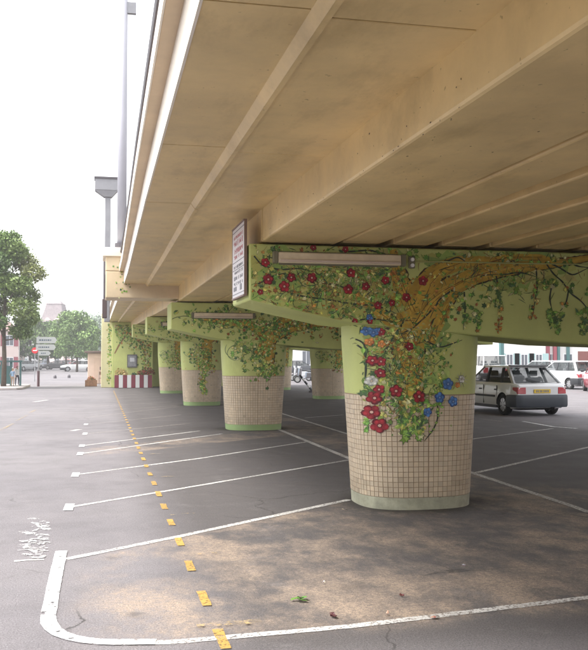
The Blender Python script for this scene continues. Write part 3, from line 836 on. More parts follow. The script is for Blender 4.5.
# pier face
dabs(405, 370, 45, 60, 900, (6, 5, 1)); dabs(395, 345, 30, 20, 120, (3, 4, 5))
clump(395, 350, 24, 30, 120, 4, 8, (6, 4, 1)); clump(425, 365, 22, 36, 130, 4, 8, (6, 4, 0)); clump(408, 395, 34, 16, 90, 4, 8, (5, 5, 0))
clump(440, 345, 22, 26, 46, 4, 7, (6, 3, 1)); clump(385, 385, 20, 18, 46, 4, 7, (6, 4, 0)); clump(385, 345, 18, 10, 26, 3, 5, (1, 2, 6))
clump(404, 421, 9, 16, 44, 4.5, 8, (7, 3, 0)); clump(418, 420, 8, 16, 44, 4.5, 8, (7, 3, 0)); clump(386, 410, 7, 16, 26, 3, 6, (4, 6, 0)); clump(437, 407, 6, 6, 10, 4, 6, (7, 0, 0))
clump(404, 426, 7, 13, 25, 6.5, 10, (7, 2, 0)); clump(417, 425, 7, 13, 25, 6.5, 10, (7, 2, 0)); clump(411, 402, 20, 8, 25, 6, 9, (5, 4, 0)); clump(362, 356, 6, 11, 9, 6, 9, (1, 0, 0), OVAL); clump(365, 388, 8, 8, 14, 6, 10, (1, 0, 0), OVAL)
clump(372, 424, 14, 8, 12, 5, 8, (1, 0, 0)); clump(358, 396, 6, 6, 6, 5, 8, (1, 0, 0))
for k in range(6): clump(437 - k * .2 - (k > 3) * (k - 3) * 2.5, 406 + k * 5.5, 2, 2, 2, 3, 4.5, (1, 0, 0), OVAL)
# cap, right arm
dabs(480, 272, 60, 20, 300, (5, 4, 2)); clump(438, 292, 20, 20, 40, 4, 7.5, (5, 3, 2)); clump(470, 250, 20, 7, 26, 4, 7); clump(500, 252, 18, 6, 20, 4, 6, (6, 2, 0)); clump(530, 258, 32, 7, 44, 4, 7, (6, 3, 0)); clump(560, 262, 12, 5, 12, 4, 6)
clump(452, 305, 12, 16, 34, 4, 7); clump(475, 308, 9, 18, 34, 5, 8, (7, 2, 1)); clump(494, 296, 9, 16, 30, 5, 8, (7, 2, 0)); clump(517, 287, 11, 10, 28, 5, 8, (7, 2, 0)); clump(545, 283, 12, 6, 18, 5, 8)
for k in range(9): clump(479 + random.uniform(-1, 1), 312 + k * 2.4, 3, 1.5, 2, 4, 6, (3, 0, 3) if k > 5 else (1, 0, 0))
for k in range(12): clump(500 - k * .2, 300 + k * 3, 3, 1.5, 2, 3.5, 6, (0, 1, 6) if k > 1 else (1, 0, 0))
for k in range(12): clump(536 - k * .35, 286 + k * 2.9, 3.5, 1.5, 2, 3.5, 6, (3, 2, 1) if k < 6 else (3, 2, 3))
for k in range(8): clump(464.5, 298 + k * 4, 2.5, 2, 2, 4, 6, (4, 1, 2))
clump(555, 316, 9, 8, 32, 6, 10, (1, 0, 0)); clump(555, 328, 5, 5, 12, 5, 8, (1, 0, 0)); clump(583, 316, 8, 8, 26, 6, 10, (1, 0, 0)); clump(583, 329, 4, 5, 10, 5, 8, (1, 0, 0))
clump(569, 288, 5, 4, 8, 5, 7); clump(565, 305, 4, 3, 5, 5, 7); clump(588, 292, 4, 4, 5, 5, 7)
# trunk gets a few leaves across it only
for px, py, r in ((265, 262.5, 4.4), (268, 279.5, 5.4), (291, 277.5, 4.6), (284, 286.5, 5.6), (311.5, 278, 5.2), (350.5, 273, 4.8), (348, 289.5, 5), (365.5, 286.5, 4.4), (385, 280.5, 4.4), (422.5, 281, 5), (406, 297.5, 4.6), (377.5, 305.5, 4.2), (354.5, 321.5, 3.2), (369.5, 321.5, 3.2),
                  (381, 332, 3.8), (313, 247.5, 3.4), (345, 249.5, 3.4), (372, 360.5, 5.4), (380.5, 361.5, 4.8), (380, 373, 5), (378.5, 389.5, 5), (374, 398, 6.8), (395.5, 391, 6.4), (371, 412, 7.4), (379, 425.5, 7.6), (418.5, 396.5, 6.4), (409, 346.5, 4.4), (391.5, 303, 3.6), (260, 292, 3)):
    mu.flower(*L1(px, py), r * pxm, 'red')
for px, py, r in ((366, 331, 4.4), (373, 332.5, 4.6), (378, 331, 3.6), (369, 317.5, 3.6), (346, 332, 4.2), (351, 330, 3.2), (447.5, 384, 6.2), (439, 397.5, 5.6), (452.5, 401.5, 5.6), (427, 412, 4.6)):
    mu.flower(*L1(px, py), r * pxm, 'blue')
for px, py, r in ((349, 377, 4.2), (351, 394, 5.6), (348, 386, 4), (354.5, 408, 4.4), (358, 418, 4.2), (371, 381, 5.2), (461, 379, 4), (349.5, 442, 1.4), (362, 440, 1.3)):
    mu.flower(*L1(px, py), r * pxm, 'white')
for px, py, r in ((361, 397, 4), (369, 342, 4), (381, 344, 3.6), (457, 385, 3)):
    mu.flower(*L1(px, py), r * pxm, 'orange')
for k in range(9):    # long pale petals and blue shadow strokes left of the pier
    a = L1(350 + random.uniform(-4, 4), 394); b_ = L1(346 + k * 1.4, 404 + random.uniform(0, 14))
    mu.stroke('painted_twigs', [a, b_], [.02, .006], random.choice([(0.6, 0.62, 0.6), (0.12, 0.2, 0.3), (0.08, 0.12, 0.14)]), 7, 1)
for k in range(11):
    an = 2 * PI * k / 11; a = L1(461, 380); mu.stroke('painted_twigs', [a, (a[0] + math.cos(an) * .085, a[1] + math.sin(an) * .085)], [.012, .003], (0.16, 0.17, 0.13) if k % 2 else (0.5, 0.5, 0.42), 8, 1)
mu.finish()

# piers 2-4 and the far row: the same vine in a freer hand
def free_mural(pi, seed, dz, strand_x, dens=1.0, xl=CAPL, xr=CAPR, trunk_x=0.25, flowers=False, low=1.0):
    t, cy, top = PIERS[pi]
    m = Mural(t, dz, cy, top, xl, xr); random.seed(seed)
    def br(pts, W, cross=3, out=True):
        if out: m.stroke('painted_trunk', pts, [w_ + .03 for w_ in W], DK, 0, cross, .1)
        m.stroke('painted_trunk', pts, W, bark_col, 1, cross, .1)
    tx = trunk_x
    br([(tx - .02, 1.25), (tx + .03, 1.6), (tx, 1.95 + dz), (tx + .05, 2.2 + dz)], [.22, .26, .36, .45], 5)
    br([(tx, 2.1 + dz), (tx - .4, 2.3 + dz), (tx - .9, 2.35 + dz), (tx - 1.5, 2.42 + dz)], [.3, .16, .1, .03])
    br([(tx, 2.0 + dz), (tx + .5, 2.25 + dz), (tx + 1.1, 2.35 + dz), (tx + 2.1, 2.4 + dz), (tx + 3.0, 2.45 + dz)], [.3, .22, .16, .1, .05])
    br([(tx + .1, 2.1 + dz), (tx + .3, 2.4 + dz), (tx + .8, 2.5 + dz)], [.25, .14, .05])
    for k in range(7):
        x0 = random.uniform(xl + .1, 2.4); z0 = random.uniform(2.3, 2.6) + dz; r_ = random.uniform(.12, .3); a0 = random.uniform(0, 6)
        m.stroke('painted_twigs', [(x0 + math.cos(a0 + q * .5) * r_ * (1 + q * .12), z0 + math.sin(a0 + q * .5) * r_ * .7) for q in range(8)], [.014] * 8, (0.10, 0.13, 0.05), 2, 1, .2)
    for k in range(5):
        x0 = random.uniform(-.55, -.25); z0 = random.uniform(1.55, 1.95); r0 = random.uniform(.06, .15); a0 = random.uniform(0, 6); sg = random.choice((-1, 1))
        m.stroke('painted_twigs', [(x0 + math.cos(a0 + sg * q * .45) * r0 * (1 + q * .13), z0 + math.sin(a0 + sg * q * .45) * r0 * (1 + q * .1)) for q in range(10)], [.012] * 9 + [.004], (0.12, 0.17, 0.07), 2, 1, .2)
    def blob(x, z, rx, rz, n, mixv=(6, 3, 1), s0=.05, s1=.09):
        for _ in range(int(n * dens)):
            a, b_ = random.gauss(0, .5), random.gauss(0, .5)
            m.leaf(x + a * rx, z + b_ * rz, random.uniform(s0, s1), random.uniform(0, 6.28), rnd_leaf_col(mixv), IVY if random.random() < .6 else OVAL, 3 + random.choice((0, 1)), hi=random.random() < .6, ol=random.random() < .7)
    blob(-.4, 1.75, .2, .3, 50, (5, 4, 0)); blob(tx - .1, 2.25 + dz, 1.1, .3, 330); blob(-1.0, 2.45 + dz, .9, .25, 210, (7, 2, 0)); blob(tx - .1, 1.75, .35, .5, 170); blob(tx, 1.4, .35, .25, 90)
    blob(1.6, 2.4 + dz, 1.4, .25, 190); blob(2.8, 2.4 + dz, 1.2, .25, 130)
    z0 = 1.45
    while z0 > low:
        blob(strand_x + math.sin(z0 * 6) * .05, z0, .13, .1, 16, (7, 3, 1)); z0 -= .07
    for k in range(5):
        x0 = random.uniform(.9, 3.4); zz = 2.3 + dz
        for q in range(7): blob(x0 + random.uniform(-.02, .02), zz - q * .05, .05, .03, 2, (5, 1, 3), .04, .07)
    if flowers:
        for k in range(flowers): m.flower(random.uniform(-1.7, 1.2), random.uniform(2.25, 2.6) + dz, .045, random.choice(('orange', 'white')))
    m.finish()
free_mural(1, 31, .06, .12, 1.0, trunk_x=.22, low=1.2)
free_mural(2, 32, .25, .0, 1.0, trunk_x=.1, low=.45)
free_mural(3, 33, .42, .1, .9, trunk_x=.15, low=1.15)
for q in (5, 6): free_mural(q, 40 + q, .25, .1, .5, xl=-1.0, xr=1.9, low=1.1)

# ---------------------------------------------------------------- things fixed to the piers
def tube_lamp(X, Y, z, lab):
    t = thing('strip_light', lab, 'lamp', (X, Y, z), 0, 'strip lights on the pier caps')
    bevel(MB().box(-.66, .66, -.075, -.012, -.055, .055).build('housing', M_lampbody, t), .012, 3)
    bevel(MB().box(-.71, -.662, -.082, -.005, -.062, .062).build('end_cap', M_lampcap, t), .006, 2)
    bevel(MB().box(.662, .71, -.082, -.005, -.062, .062).build('end_cap', M_lampcap, t), .006, 2)
    MB().tube([(-.64, -.085, -.03), (.64, -.085, -.03)], .013, 8).build('glass_tube', mat('tube glass', (0.6, 0.5, 0.42), 0.3), t)
    MB().box(-.64, .64, -.012, -.002, -.07, .07).build('back_plate', M_lampcap, t)
    return t
p = atY(339, 259.5, PY[0]); tube_lamp(p.x, PY[0], p.z, 'long strip light under the deck on the nearest pier cap')
tube_lamp(PX0 - .75, PY[1], 2.56, 'strip light on the cap of the second pier')
tube_lamp(PX0 - .7, PY[2], 2.78, 'strip light on the cap of the third pier')
# cable with two white insulators
p = atY(411, 262, PY[0])
t = thing('junction_fitting', 'small dark cable fitting with two white caps right of the strip light', 'electrical fitting', (p.x, PY[0], p.z))
bevel(MB().box(-.035, .035, -.03, -.012, -.07, .055).build('backplate', M_lampcap, t), .005, 1)
for dz in (-.04, .022):
    MB().tube([(0, -.031, dz), (0, -.055, dz)], .02, 10).build('cap', M_white, t)
q = MB(); q.tube([(.04, -.018, .0), (.35, -.018, .01), (1.2, -.018, .012), (2.9, -.018, .03)], .008, 6); q.build('conduit', mat('painted conduit', (0.40, 0.42, 0.16), .6), t)

# sign on the end of the cap
XS = PX0 + CAPL
p0 = bp(246, 221, 0, XS - .03); p1 = bp(246, 295, 0, XS - .03); p2 = bp(234, 230, 0, XS - .03); p3 = bp(233.5, 299.5, 0, XS - .03)
ya, yb = p0.y, p2.y
yb = min(yb, PY[0] + CAPD - .02)
zt, zb_ = (p0.z + p2.z) / 2, (p1.z + p3.z) / 2
t = thing('notice_board', 'white notice board with red and black lettering on the end of the nearest cap', 'sign', (XS - .02, (ya + yb) / 2, zb_))
W2 = (yb - ya) / 2; HH = zt - zb_
bevel(MB().box(-.025, 0, -W2, W2, 0, HH).build('board', M_board, t), .004, 1)
fr = MB(); fr.box(-.029, .001, -W2 - .006, -W2 + .004, -.01, HH + .01); fr.box(-.029, .001, W2 - .004, W2 + .006, -.01, HH + .01); fr.box(-.035, .001, -W2 + .006, W2 - .006, HH - .006, HH + .01); fr.box(-.035, .001, -W2 + .006, W2 - .006, -.01, .006)
fr.build('frame', mat('brown sign frame', (0.22, 0.15, 0.12), .6), t)
def text(s_, size, parent, loc, rot, m, name='lettering', ext=.0008):
    cu = bpy.data.curves.new(name, 'FONT'); cu.body = s_; cu.size = size; cu.align_x = 'CENTER'; cu.align_y = 'CENTER'; cu.extrude = ext
    tmp = bpy.data.objects.new(name, cu); COL.objects.link(tmp)
    dg = bpy.context.evaluated_depsgraph_get(); me = bpy.data.meshes.new_from_object(tmp.evaluated_get(dg))
    bpy.data.objects.remove(tmp)
    o = bpy.data.objects.new(name, me); COL.objects.link(o); me.materials.clear(); me.materials.append(m)
    o.parent = parent; o.location = loc; o.rotation_euler = rot
    return o
rt = (PI / 2, 0, -PI / 2)
random.seed(15)
for sz, f, mm, n_ in [(.05, .86, M_red, 9), (.085, .775, M_red, 6), (.075, .665, M_red, 6), (.055, .58, M_red, 5), (.045, .44, M_black, 8), (.045, .36, M_black, 7), (.06, .28, M_black, 5), (.055, .20, M_black, 5)]:
    lw = W2 * 1.5 / n_; q = MB()          # rows too small to read in the photograph: broken strokes only
    for k in range(n_):
        y0 = -W2 * .75 + k * lw; hh_ = sz * HH * random.uniform(.7, 1) / 2
        q.box(-.0275, -.0256, y0 + lw * .1, y0 + lw * random.uniform(.3, .5), f * HH - hh_, f * HH + hh_)
        if random.random() < .7: q.box(-.0275, -.0256, y0 + lw * .52, y0 + lw * .85, f * HH + random.choice((-1, 0, 1)) * hh_ * .7 - .004, f * HH + random.choice((0, 1)) * hh_ * .5 + .006)
    stuff(q.build('lettering', mm, t))
for f in (.94, .51, .40, .055):
    MB().box(-.0275, -.0255, -W2 * .92, W2 * .92, f * HH - .004, f * HH + .004).build('rule', M_black, t)
MB().box(-.0275, -.0255, W2 * .25, W2 * .75, .10 * HH, .16 * HH).build('pictogram', M_black, t); MB().box(-.0275, -.0255, -W2 * .6, -W2 * .3, .09 * HH, .17 * HH).build('pictogram', M_black, t)

# ---------------------------------------------------------------- poles by the second pier
zb0 = 4.01
p = atY(121.7, 243, PY[1] + .3)
t = thing('lamp_post', 'tall pale lilac lamp post rising from the bridge parapet block', 'lamp post', (p.x, PY[1] + .3, zb0))
MB().tube([(0, 0, 0), (0, 0, 3), (0, 0, 9)], [.105, .10, .085], 20).build('shaft', M_pole, t, smooth=True)
MB().tube([(0, 0, 0), (0, 0, .14)], .15, 16).build('base_flange', M_darksteel, t)
q = MB(); q.box(.06, .28, -.05, .05, 5.3, 5.55); q.build('bracket', M_steel, t)
q = MB(); q.tube([(0, 0, 9), (-.4, 0, 9.3), (-1.2, 0, 9.4)], .05, 8); q.build('arm', M_pole, t); MB().box(-1.8, -1.15, -.12, .12, 9.32, 9.46).build('lamp_head', M_steel, t)
YM = PY[1] + 3.2
a = atY(105, 188, YM); b_ = atY(111, 188, YM); zt_ = a.z; zbm = atY(104, 322, YM).z
t = thing('steel_mast', 'grey steel mast with wide box head standing behind the parapet block', 'mast', ((a.x + b_.x) / 2, YM, 0))
w_ = (b_.x - a.x) / 2 * .95
mz = MB(); mz.box(-w_, w_, -.09, .09, zbm, zt_ - .1); bevel(mz.build('post', M_steel, t), .01, 1)
tz = atY(106, 180, YM).z; hl = atY(95, 185, YM).x - (a.x + b_.x) / 2; hr = atY(117.5, 185, YM).x - (a.x + b_.x) / 2; bz = atY(106, 191, YM).z; cz = atY(106, 197.5, YM).z
hd = MB(); hd.mesh8([(-w_ * 1.3, -.13, cz), (w_ * 1.3, -.13, cz), (w_ * 1.3, .13, cz), (-w_ * 1.3, .13, cz), (hl, -.16, bz), (hr, -.16, bz), (hr, .16, bz), (hl, .16, bz)])
hd.build('head_bracket', M_steel, t); h2 = MB(); h2.box(hl, hr, -.17, .17, bz + .002, tz); h2.build('box_head', M_steel, t); h3 = MB(); h3.box(hl - .02, hr + .02, -.19, .19, tz + .001, tz + .05); h3.build('head_lid', M_darksteel, t)
d_ = thing('railing_end_block', 'dark brown block in place of the railing end behind the second pier', 'railing end', (.09, PY[1] + 2.0, 0))  # made-up block in place of the railing end beyond the second pier
zz0 = atY(103, 318, PY[1] + 2).z; zz1 = atY(103, 262, PY[1] + 2).z
q = MB(); q.box(-.05, .06, -.12, .2, zz0, zz0 + .45); bevel(q.build('box', mat('brown metal', (0.10, 0.07, 0.07), .6), d_), .01, 1); q = MB(); q.tube([(0, .03, zz0 + .45), (0, .03, zz1 + .2)], .03, 8); q.build('pipe', M_darksteel, d_)
# ivy painted on the cross beam end
m_ = MB(); random.seed(5)
zc = slab_z(PY[1])
for k in range(34):
    xx = .30 + random.gauss(.16, .09); zz = zc + random.uniform(-.28, .55) ; xx = max(.17, min(.75, xx + (zc + .3 - zz) * -.05))
    if zz > zc + .3: xx = min(xx, .42)
    if zz > zc + .55: continue
    yy = PY[1] - (.064 if zz < zc + .34 else .079) - random.uniform(0, .002); s0 = random.uniform(.03, .055); an = random.uniform(0, 6)
    m_.face([(xx + (p * math.cos(an) - q * math.sin(an)) * s0, yy, zz + (p * math.sin(an) + q * math.cos(an)) * s0) for p, q in IVY], rnd_leaf_col((6, 2, 0)))
stuff(m_.build('painted_leaves', M_paint, deck, colors=True))

# ---------------------------------------------------------------- end wall, planter, shed
YW = 50.2
t = thing('end_wall', 'pale green bridge end wall painted with climbing vines', 'wall', (0, YW, 0))
x0 = atY(112, 340, YW).x; x1 = atY(153, 340, YW).x
bevel(MB().box(x0, x1, 0, 6, 0, 3.665).build('wall', M_green, t), .02, 1)
MB().box(x1 + .002, x1 + 4.2, 1.6, 6, 0, 3.665).build('recessed_wall', M_green, t)
x2 = atY(101.5, 340, YW).x
bevel(MB().box(x2, x0 - .002, .25, 6, 0, 4.15).build('pilaster', mat('pale yellow render', (0.66, 0.62, 0.36), .7, nz=.1, ns=2), t), .02, 1)
m_ = MB(); random.seed(9)
def wall_leaf(x, z, s0, mixv=(6, 2, 1), y=-.006):
    an = random.uniform(0, 6); y = y - random.uniform(0, .01)
    m_.face([(x + (p * math.cos(an) - q * math.sin(an)) * s0, y, z + (p * math.sin(an) + q * math.cos(an)) * s0) for p, q in IVY], rnd_leaf_col(mixv))
W_ = x1 - x0
for k in range(520):
    f = random.random() ** .8; x = x0 + .15 + f * (W_ - .2); z = 3.5 - abs(random.gauss(0, .75)) * (.5 + f)
    if z > .95: wall_leaf(x, min(z, 3.65), random.uniform(.07, .14))
for k in range(160): wall_leaf(x0 + W_ * .85 + random.gauss(0, .16), random.uniform(.9, 3.4), random.uniform(.07, .13), (5, 3, 2))
for k in range(90): wall_leaf(x0 - .12 + random.gauss(0, .06), random.uniform(.2, 3.6), random.uniform(.07, .13), (6, 3, 0), .24)
stuff(m_.build('painted_leaves', M_paint, t, colors=True))
br_ = MB()
for pts in ([(x1 - .35, .8), (x1 - .45, 1.8), (x1 - .7, 2.5), (x0 + .9, 3.1), (x0 + .3, 3.5)], [(x1 - .45, 1.8), (x1 - .1, 2.6), (x1 - .05, 3.3)], [(x0 + .9, 3.1), (x0 + .4, 2.4), (x0 + .15, 1.9)]):
    for a_, b_ in zip(pts[:-1], pts[1:]):
        d = Vector((b_[0] - a_[0], b_[1] - a_[1])).normalized(); n_ = Vector((-d.y, d.x)) * .05
        br_.face([(a_[0] - n_.x, -.003, a_[1] - n_.y), (b_[0] - n_.x * .6, -.003, b_[1] - n_.y * .6), (b_[0] + n_.x * .6, -.003, b_[1] + n_.y * .6), (a_[0] + n_.x, -.003, a_[1] + n_.y)], (0.25, 0.14, 0.05))
br_.build('painted_branch', M_paint, t, colors=True)
a_ = atY(127.2, 354.5, YW); b_ = atY(137, 367.5, YW)
p = thing('framed_notice', 'small framed grey notice hanging on the green end wall', 'notice', ((a_.x + b_.x) / 2, YW - .012, (a_.z + b_.z) / 2))
hw, hh = (b_.x - a_.x) / 2, (a_.z - b_.z) / 2
MB().box(-hw, hw, -.04, 0, -hh, hh).build('frame', mat('frame grey', (0.12, 0.12, 0.12), .5), p); MB().box(-hw * .8, hw * .8, -.046, -.041, -hh * .82, hh * .82).build('print', mat('notice print', (0.3, 0.31, 0.33), .4, nz=.4, ns=9), p)
MB().box(-hw * .45, hw * .45, -.050, -.047, -hh * .1, hh * .5).build('pale_panel', mat('pale print', (0.6, 0.62, 0.66), .4), p)
# striped planter
YPn = 49.3
a_ = atY(114.5, 388, YPn).x; b_ = atY(152, 388, YPn).x; zt_ = atY(130, 375, YPn).z
pl = thing('striped_planter', 'long planter box of dark red and white striped boards by the end wall', 'planter', ((a_ + b_) / 2, YPn, 0))
wd = (b_ - a_); ns = 9
for k in range(ns):
    xx = -wd / 2 + wd * k / ns
    bevel(MB().box(xx + .004, xx + wd / ns - .004, 0 if k % 2 else -.006, .03, 0.02, zt_).build('board', mat('dark red board', (0.20, 0.03, 0.05), .6) if k % 2 == 0 else mat('white board', (0.66, 0.68, 0.68), .6), pl), .004, 1)
MB().box(-wd / 2, wd / 2, .031, .7, 0.02, zt_ - .06).build('trough', M_darksteel, pl)
def bush(name, label, X, Y, Z, r, cols, n=260, group=None, size=.05):
    random.seed(hash(label) % 1000 if False else len(label) * 7 + int(X * 10))
    m = MB()
    for k in range(n):
        d = Vector((random.gauss(0, 1), random.gauss(0, 1), abs(random.gauss(0, 1)))).normalized() * r * random.random() ** .4
        e = Euler((random.uniform(0, 6), random.uniform(0, 6), 0)); s0 = size * random.uniform(.6, 1.3)
        q = [Vector(v) for v in ((-s0, 0, 0), (0, -s0 * .5, 0), (s0, 0, 0), (0, s0 * .5, 0))]
        for v in q: v.rotate(e)
        c = random.choice(cols); v_ = random.uniform(.7, 1.3)
        m.face([d + v for v in q], tuple(x * v_ for x in c))
    for k in range(7): m.tube([(0, 0, -.1), (random.uniform(-r, r) * .6, random.uniform(-r, r) * .5, r * .7)], .008, 4, (0.06, 0.09, 0.03))
    o = m.build(name, M_leaf, colors=True, loc=(X, Y, Z)); tag(o, label, 'plant', group); return o
def wx(px, Y=YPn): return atY(px, 370, Y).x
bush('flowering_plant', 'dry orange yellow plant at the left end of the striped planter', wx(121), YPn + .3, zt_ + .02, .38, [(0.45, 0.28, 0.08), (0.3, 0.3, 0.08), (0.5, 0.35, 0.15)])
bush('flowering_plant', 'red flowering plant in the right part of the striped planter', wx(148), YPn + .3, zt_ + .02, .42, [(0.32, 0.03, 0.03), (0.36, 0.08, 0.05), (0.07, 0.12, 0.03)], 320)
bush('flowering_plant', 'small pink flowered plant right of the middle of the striped planter', wx(141.5), YPn + .3, zt_ + .0, .26, [(0.5, 0.1, 0.08), (0.1, 0.15, 0.04), (0.35, 0.2, 0.08)], 180)
bush('flowering_plant', 'little dark green plant in the middle of the striped planter', wx(134), YPn + .3, zt_ - .02, .14, [(0.03, 0.08, 0.03)], 80)
# small booth
YB = 58.0
a_ = atY(86.5, 386, YB).x; b_ = atY(107, 386, YB).x; zt_ = atY(95, 351, YB).z
t = thing('booth', 'small pale pink booth with flat dark roof beside the bridge end', 'booth', ((a_ + b_) / 2, YB, 0))
bw = (b_ - a_) / 2
M_pink = mat('pale pink render', (0.66, 0.50, 0.42), .7, nz=.12, ns=2, bump=.1)
bevel(MB().box(-bw + .06, bw, 0, 1.8, 0, zt_ - .13).build('walls', M_pink, t), .02, 1); bevel(MB().box(-bw - .15, bw + .12, -.18, 2, zt_ - .128, zt_).build('roof', mat('booth roof', (0.14, 0.10, 0.09), .7), t), .015, 1)
MB().box(-bw + .45, bw - .35, -.035, -.002, .02, zt_ - .45).build('door', mat('booth door', (0.60, 0.44, 0.36), .6, nz=.1, ns=3), t); MB().box(bw - .46, bw - .40, -.06, -.036, .9, 1.1).build('handle', M_darksteel, t)
# wooden tub and folding chair before it
pt = G(91, 386.5)
tb = thing('wooden_tub', 'low brown wooden flower tub in front of the booth', 'planter', (pt.x, pt.y, 0))
for k in range(5): bevel(MB().box(-.34 + k * .136, -.34 + k * .136 + .13, -.2, -.17, .03, .38).build('plank', mat('weathered wood', (0.30, 0.16, 0.09), .8, nz=.3, ns=9), tb), .004, 1)
MB().box(-.34, .34, -.168, .2, .0, .34).build('tub', mat('tub wood', (0.24, 0.12, 0.08), .8), tb)
bush('flowering_plant', 'reddish plant growing in the wooden tub by the booth', pt.x, pt.y, .36, .25, [(0.4, 0.2, 0.08), (0.12, 0.16, 0.05), (0.45, 0.12, 0.08)], 160)
pt = G(102.5, 386.0)
ch = thing('folding_chair', 'dark folding chair standing between the booth and the end wall', 'chair', (pt.x, pt.y, 0))
for sx_ in (-.2, .2):
    MB().tube([(sx_, -.2, 0), (sx_, .22, .85)], .015, 6).build('leg', M_darksteel, ch); MB().tube([(sx_, .22, 0), (sx_, -.2, .46)], .015, 6).build('leg', M_darksteel, ch)
MB().box(-.2, .2, -.2, .2, .45, .48).build('seat', mat('chair wood', (0.2, 0.12, 0.08), .7), ch); MB().box(-.2, .2, .17, .21, .66, .84).build('backrest', mat('chair wood', (0.2, 0.12, 0.08), .7), ch)

# ---------------------------------------------------------------- cars
def car_paint(n, c): return mat('car paint ' + n, c, .32, metal=0.0, coat=.6, nz=.04, ns=2)
M_rim = mat('wheel trim', (0.45, 0.45, 0.47), .35, metal=.6)
M_trim = mat('dark plastic trim', (0.035, 0.037, 0.042), .6)
M_bump = mat('slate bumper plastic', (0.055, 0.065, 0.08), .5, nz=.1, ns=3)
M_tail = mat('tail light red', (0.42, 0.015, 0.03), .2, coat=.5)
M_amber = mat('indicator amber', (0.6, 0.2, 0.03), .2)
M_head = mat('head lamp glass', (0.6, 0.62, 0.65), .1, spec=.8)
M_plateY = mat('yellow number plate', (0.75, 0.52, 0.04), .4)
M_plateW = mat('white number plate', (0.7, 0.7, 0.7), .4)
M_seat = mat('car seat fabric', (0.06, 0.06, 0.07), .9)
M_under = mat('car underside', (0.015, 0.015, 0.015), .9)
WHEELS = {}
def wheel_meshes(r, wdt):
    k = (r, wdt)
    if k in WHEELS: return WHEELS[k]
    t = MB(); n = 28
    prof = [(r * .66, -wdt / 2), (r * .93, -wdt / 2), (r, -wdt * .36), (r, wdt * .36), (r * .93, wdt / 2), (r * .66, wdt / 2)]
    rings = [[(math.cos(2 * PI * i / n) * a, b, math.sin(2 * PI * i / n) * a) for a, b in prof] for i in range(n)]
    for i in range(n):
        for j in range(len(prof)):
            j2 = (j + 1) % len(prof); t.face([rings[i][j], rings[i][j2], rings[(i + 1) % n][j2], rings[(i + 1) % n][j]])
    rim = MB(); disc = [(math.cos(2 * PI * i / n) * r * .65, -wdt * .40, math.sin(2 * PI * i / n) * r * .65) for i in range(n)]
    hub = [(math.cos(2 * PI * i / n) * r * .2, -wdt * .46, math.sin(2 * PI * i / n) * r * .2) for i in range(n)]
    back = [(x, wdt * .4, z) for x, y, z in disc]
    for i in range(n):
        i2 = (i + 1) % n
        m = 0 if (i % 4) < 3 else 1
        rim.face([disc[i], disc[i2], hub[i2], hub[i]], m=m); rim.face([disc[i], back[i], back[i2], disc[i2]])
    rim.face(hub); rim.face(back)
    o1 = t.build('tyre', M_rubber); smooth_angle(o1, 50); o2 = rim.build('rim', [M_rim, M_trim]); fixn(o2)
    res = (o1.data, o2.data); bpy.data.objects.remove(o1); bpy.data.objects.remove(o2)
    WHEELS[k] = res; return res
def link_mesh(name, me, parent, loc=(0, 0, 0), rz=0):
    o = bpy.data.objects.new(name, me); COL.objects.link(o); o.parent = parent; o.location = loc; o.rotation_euler = (0, 0, rz); return o
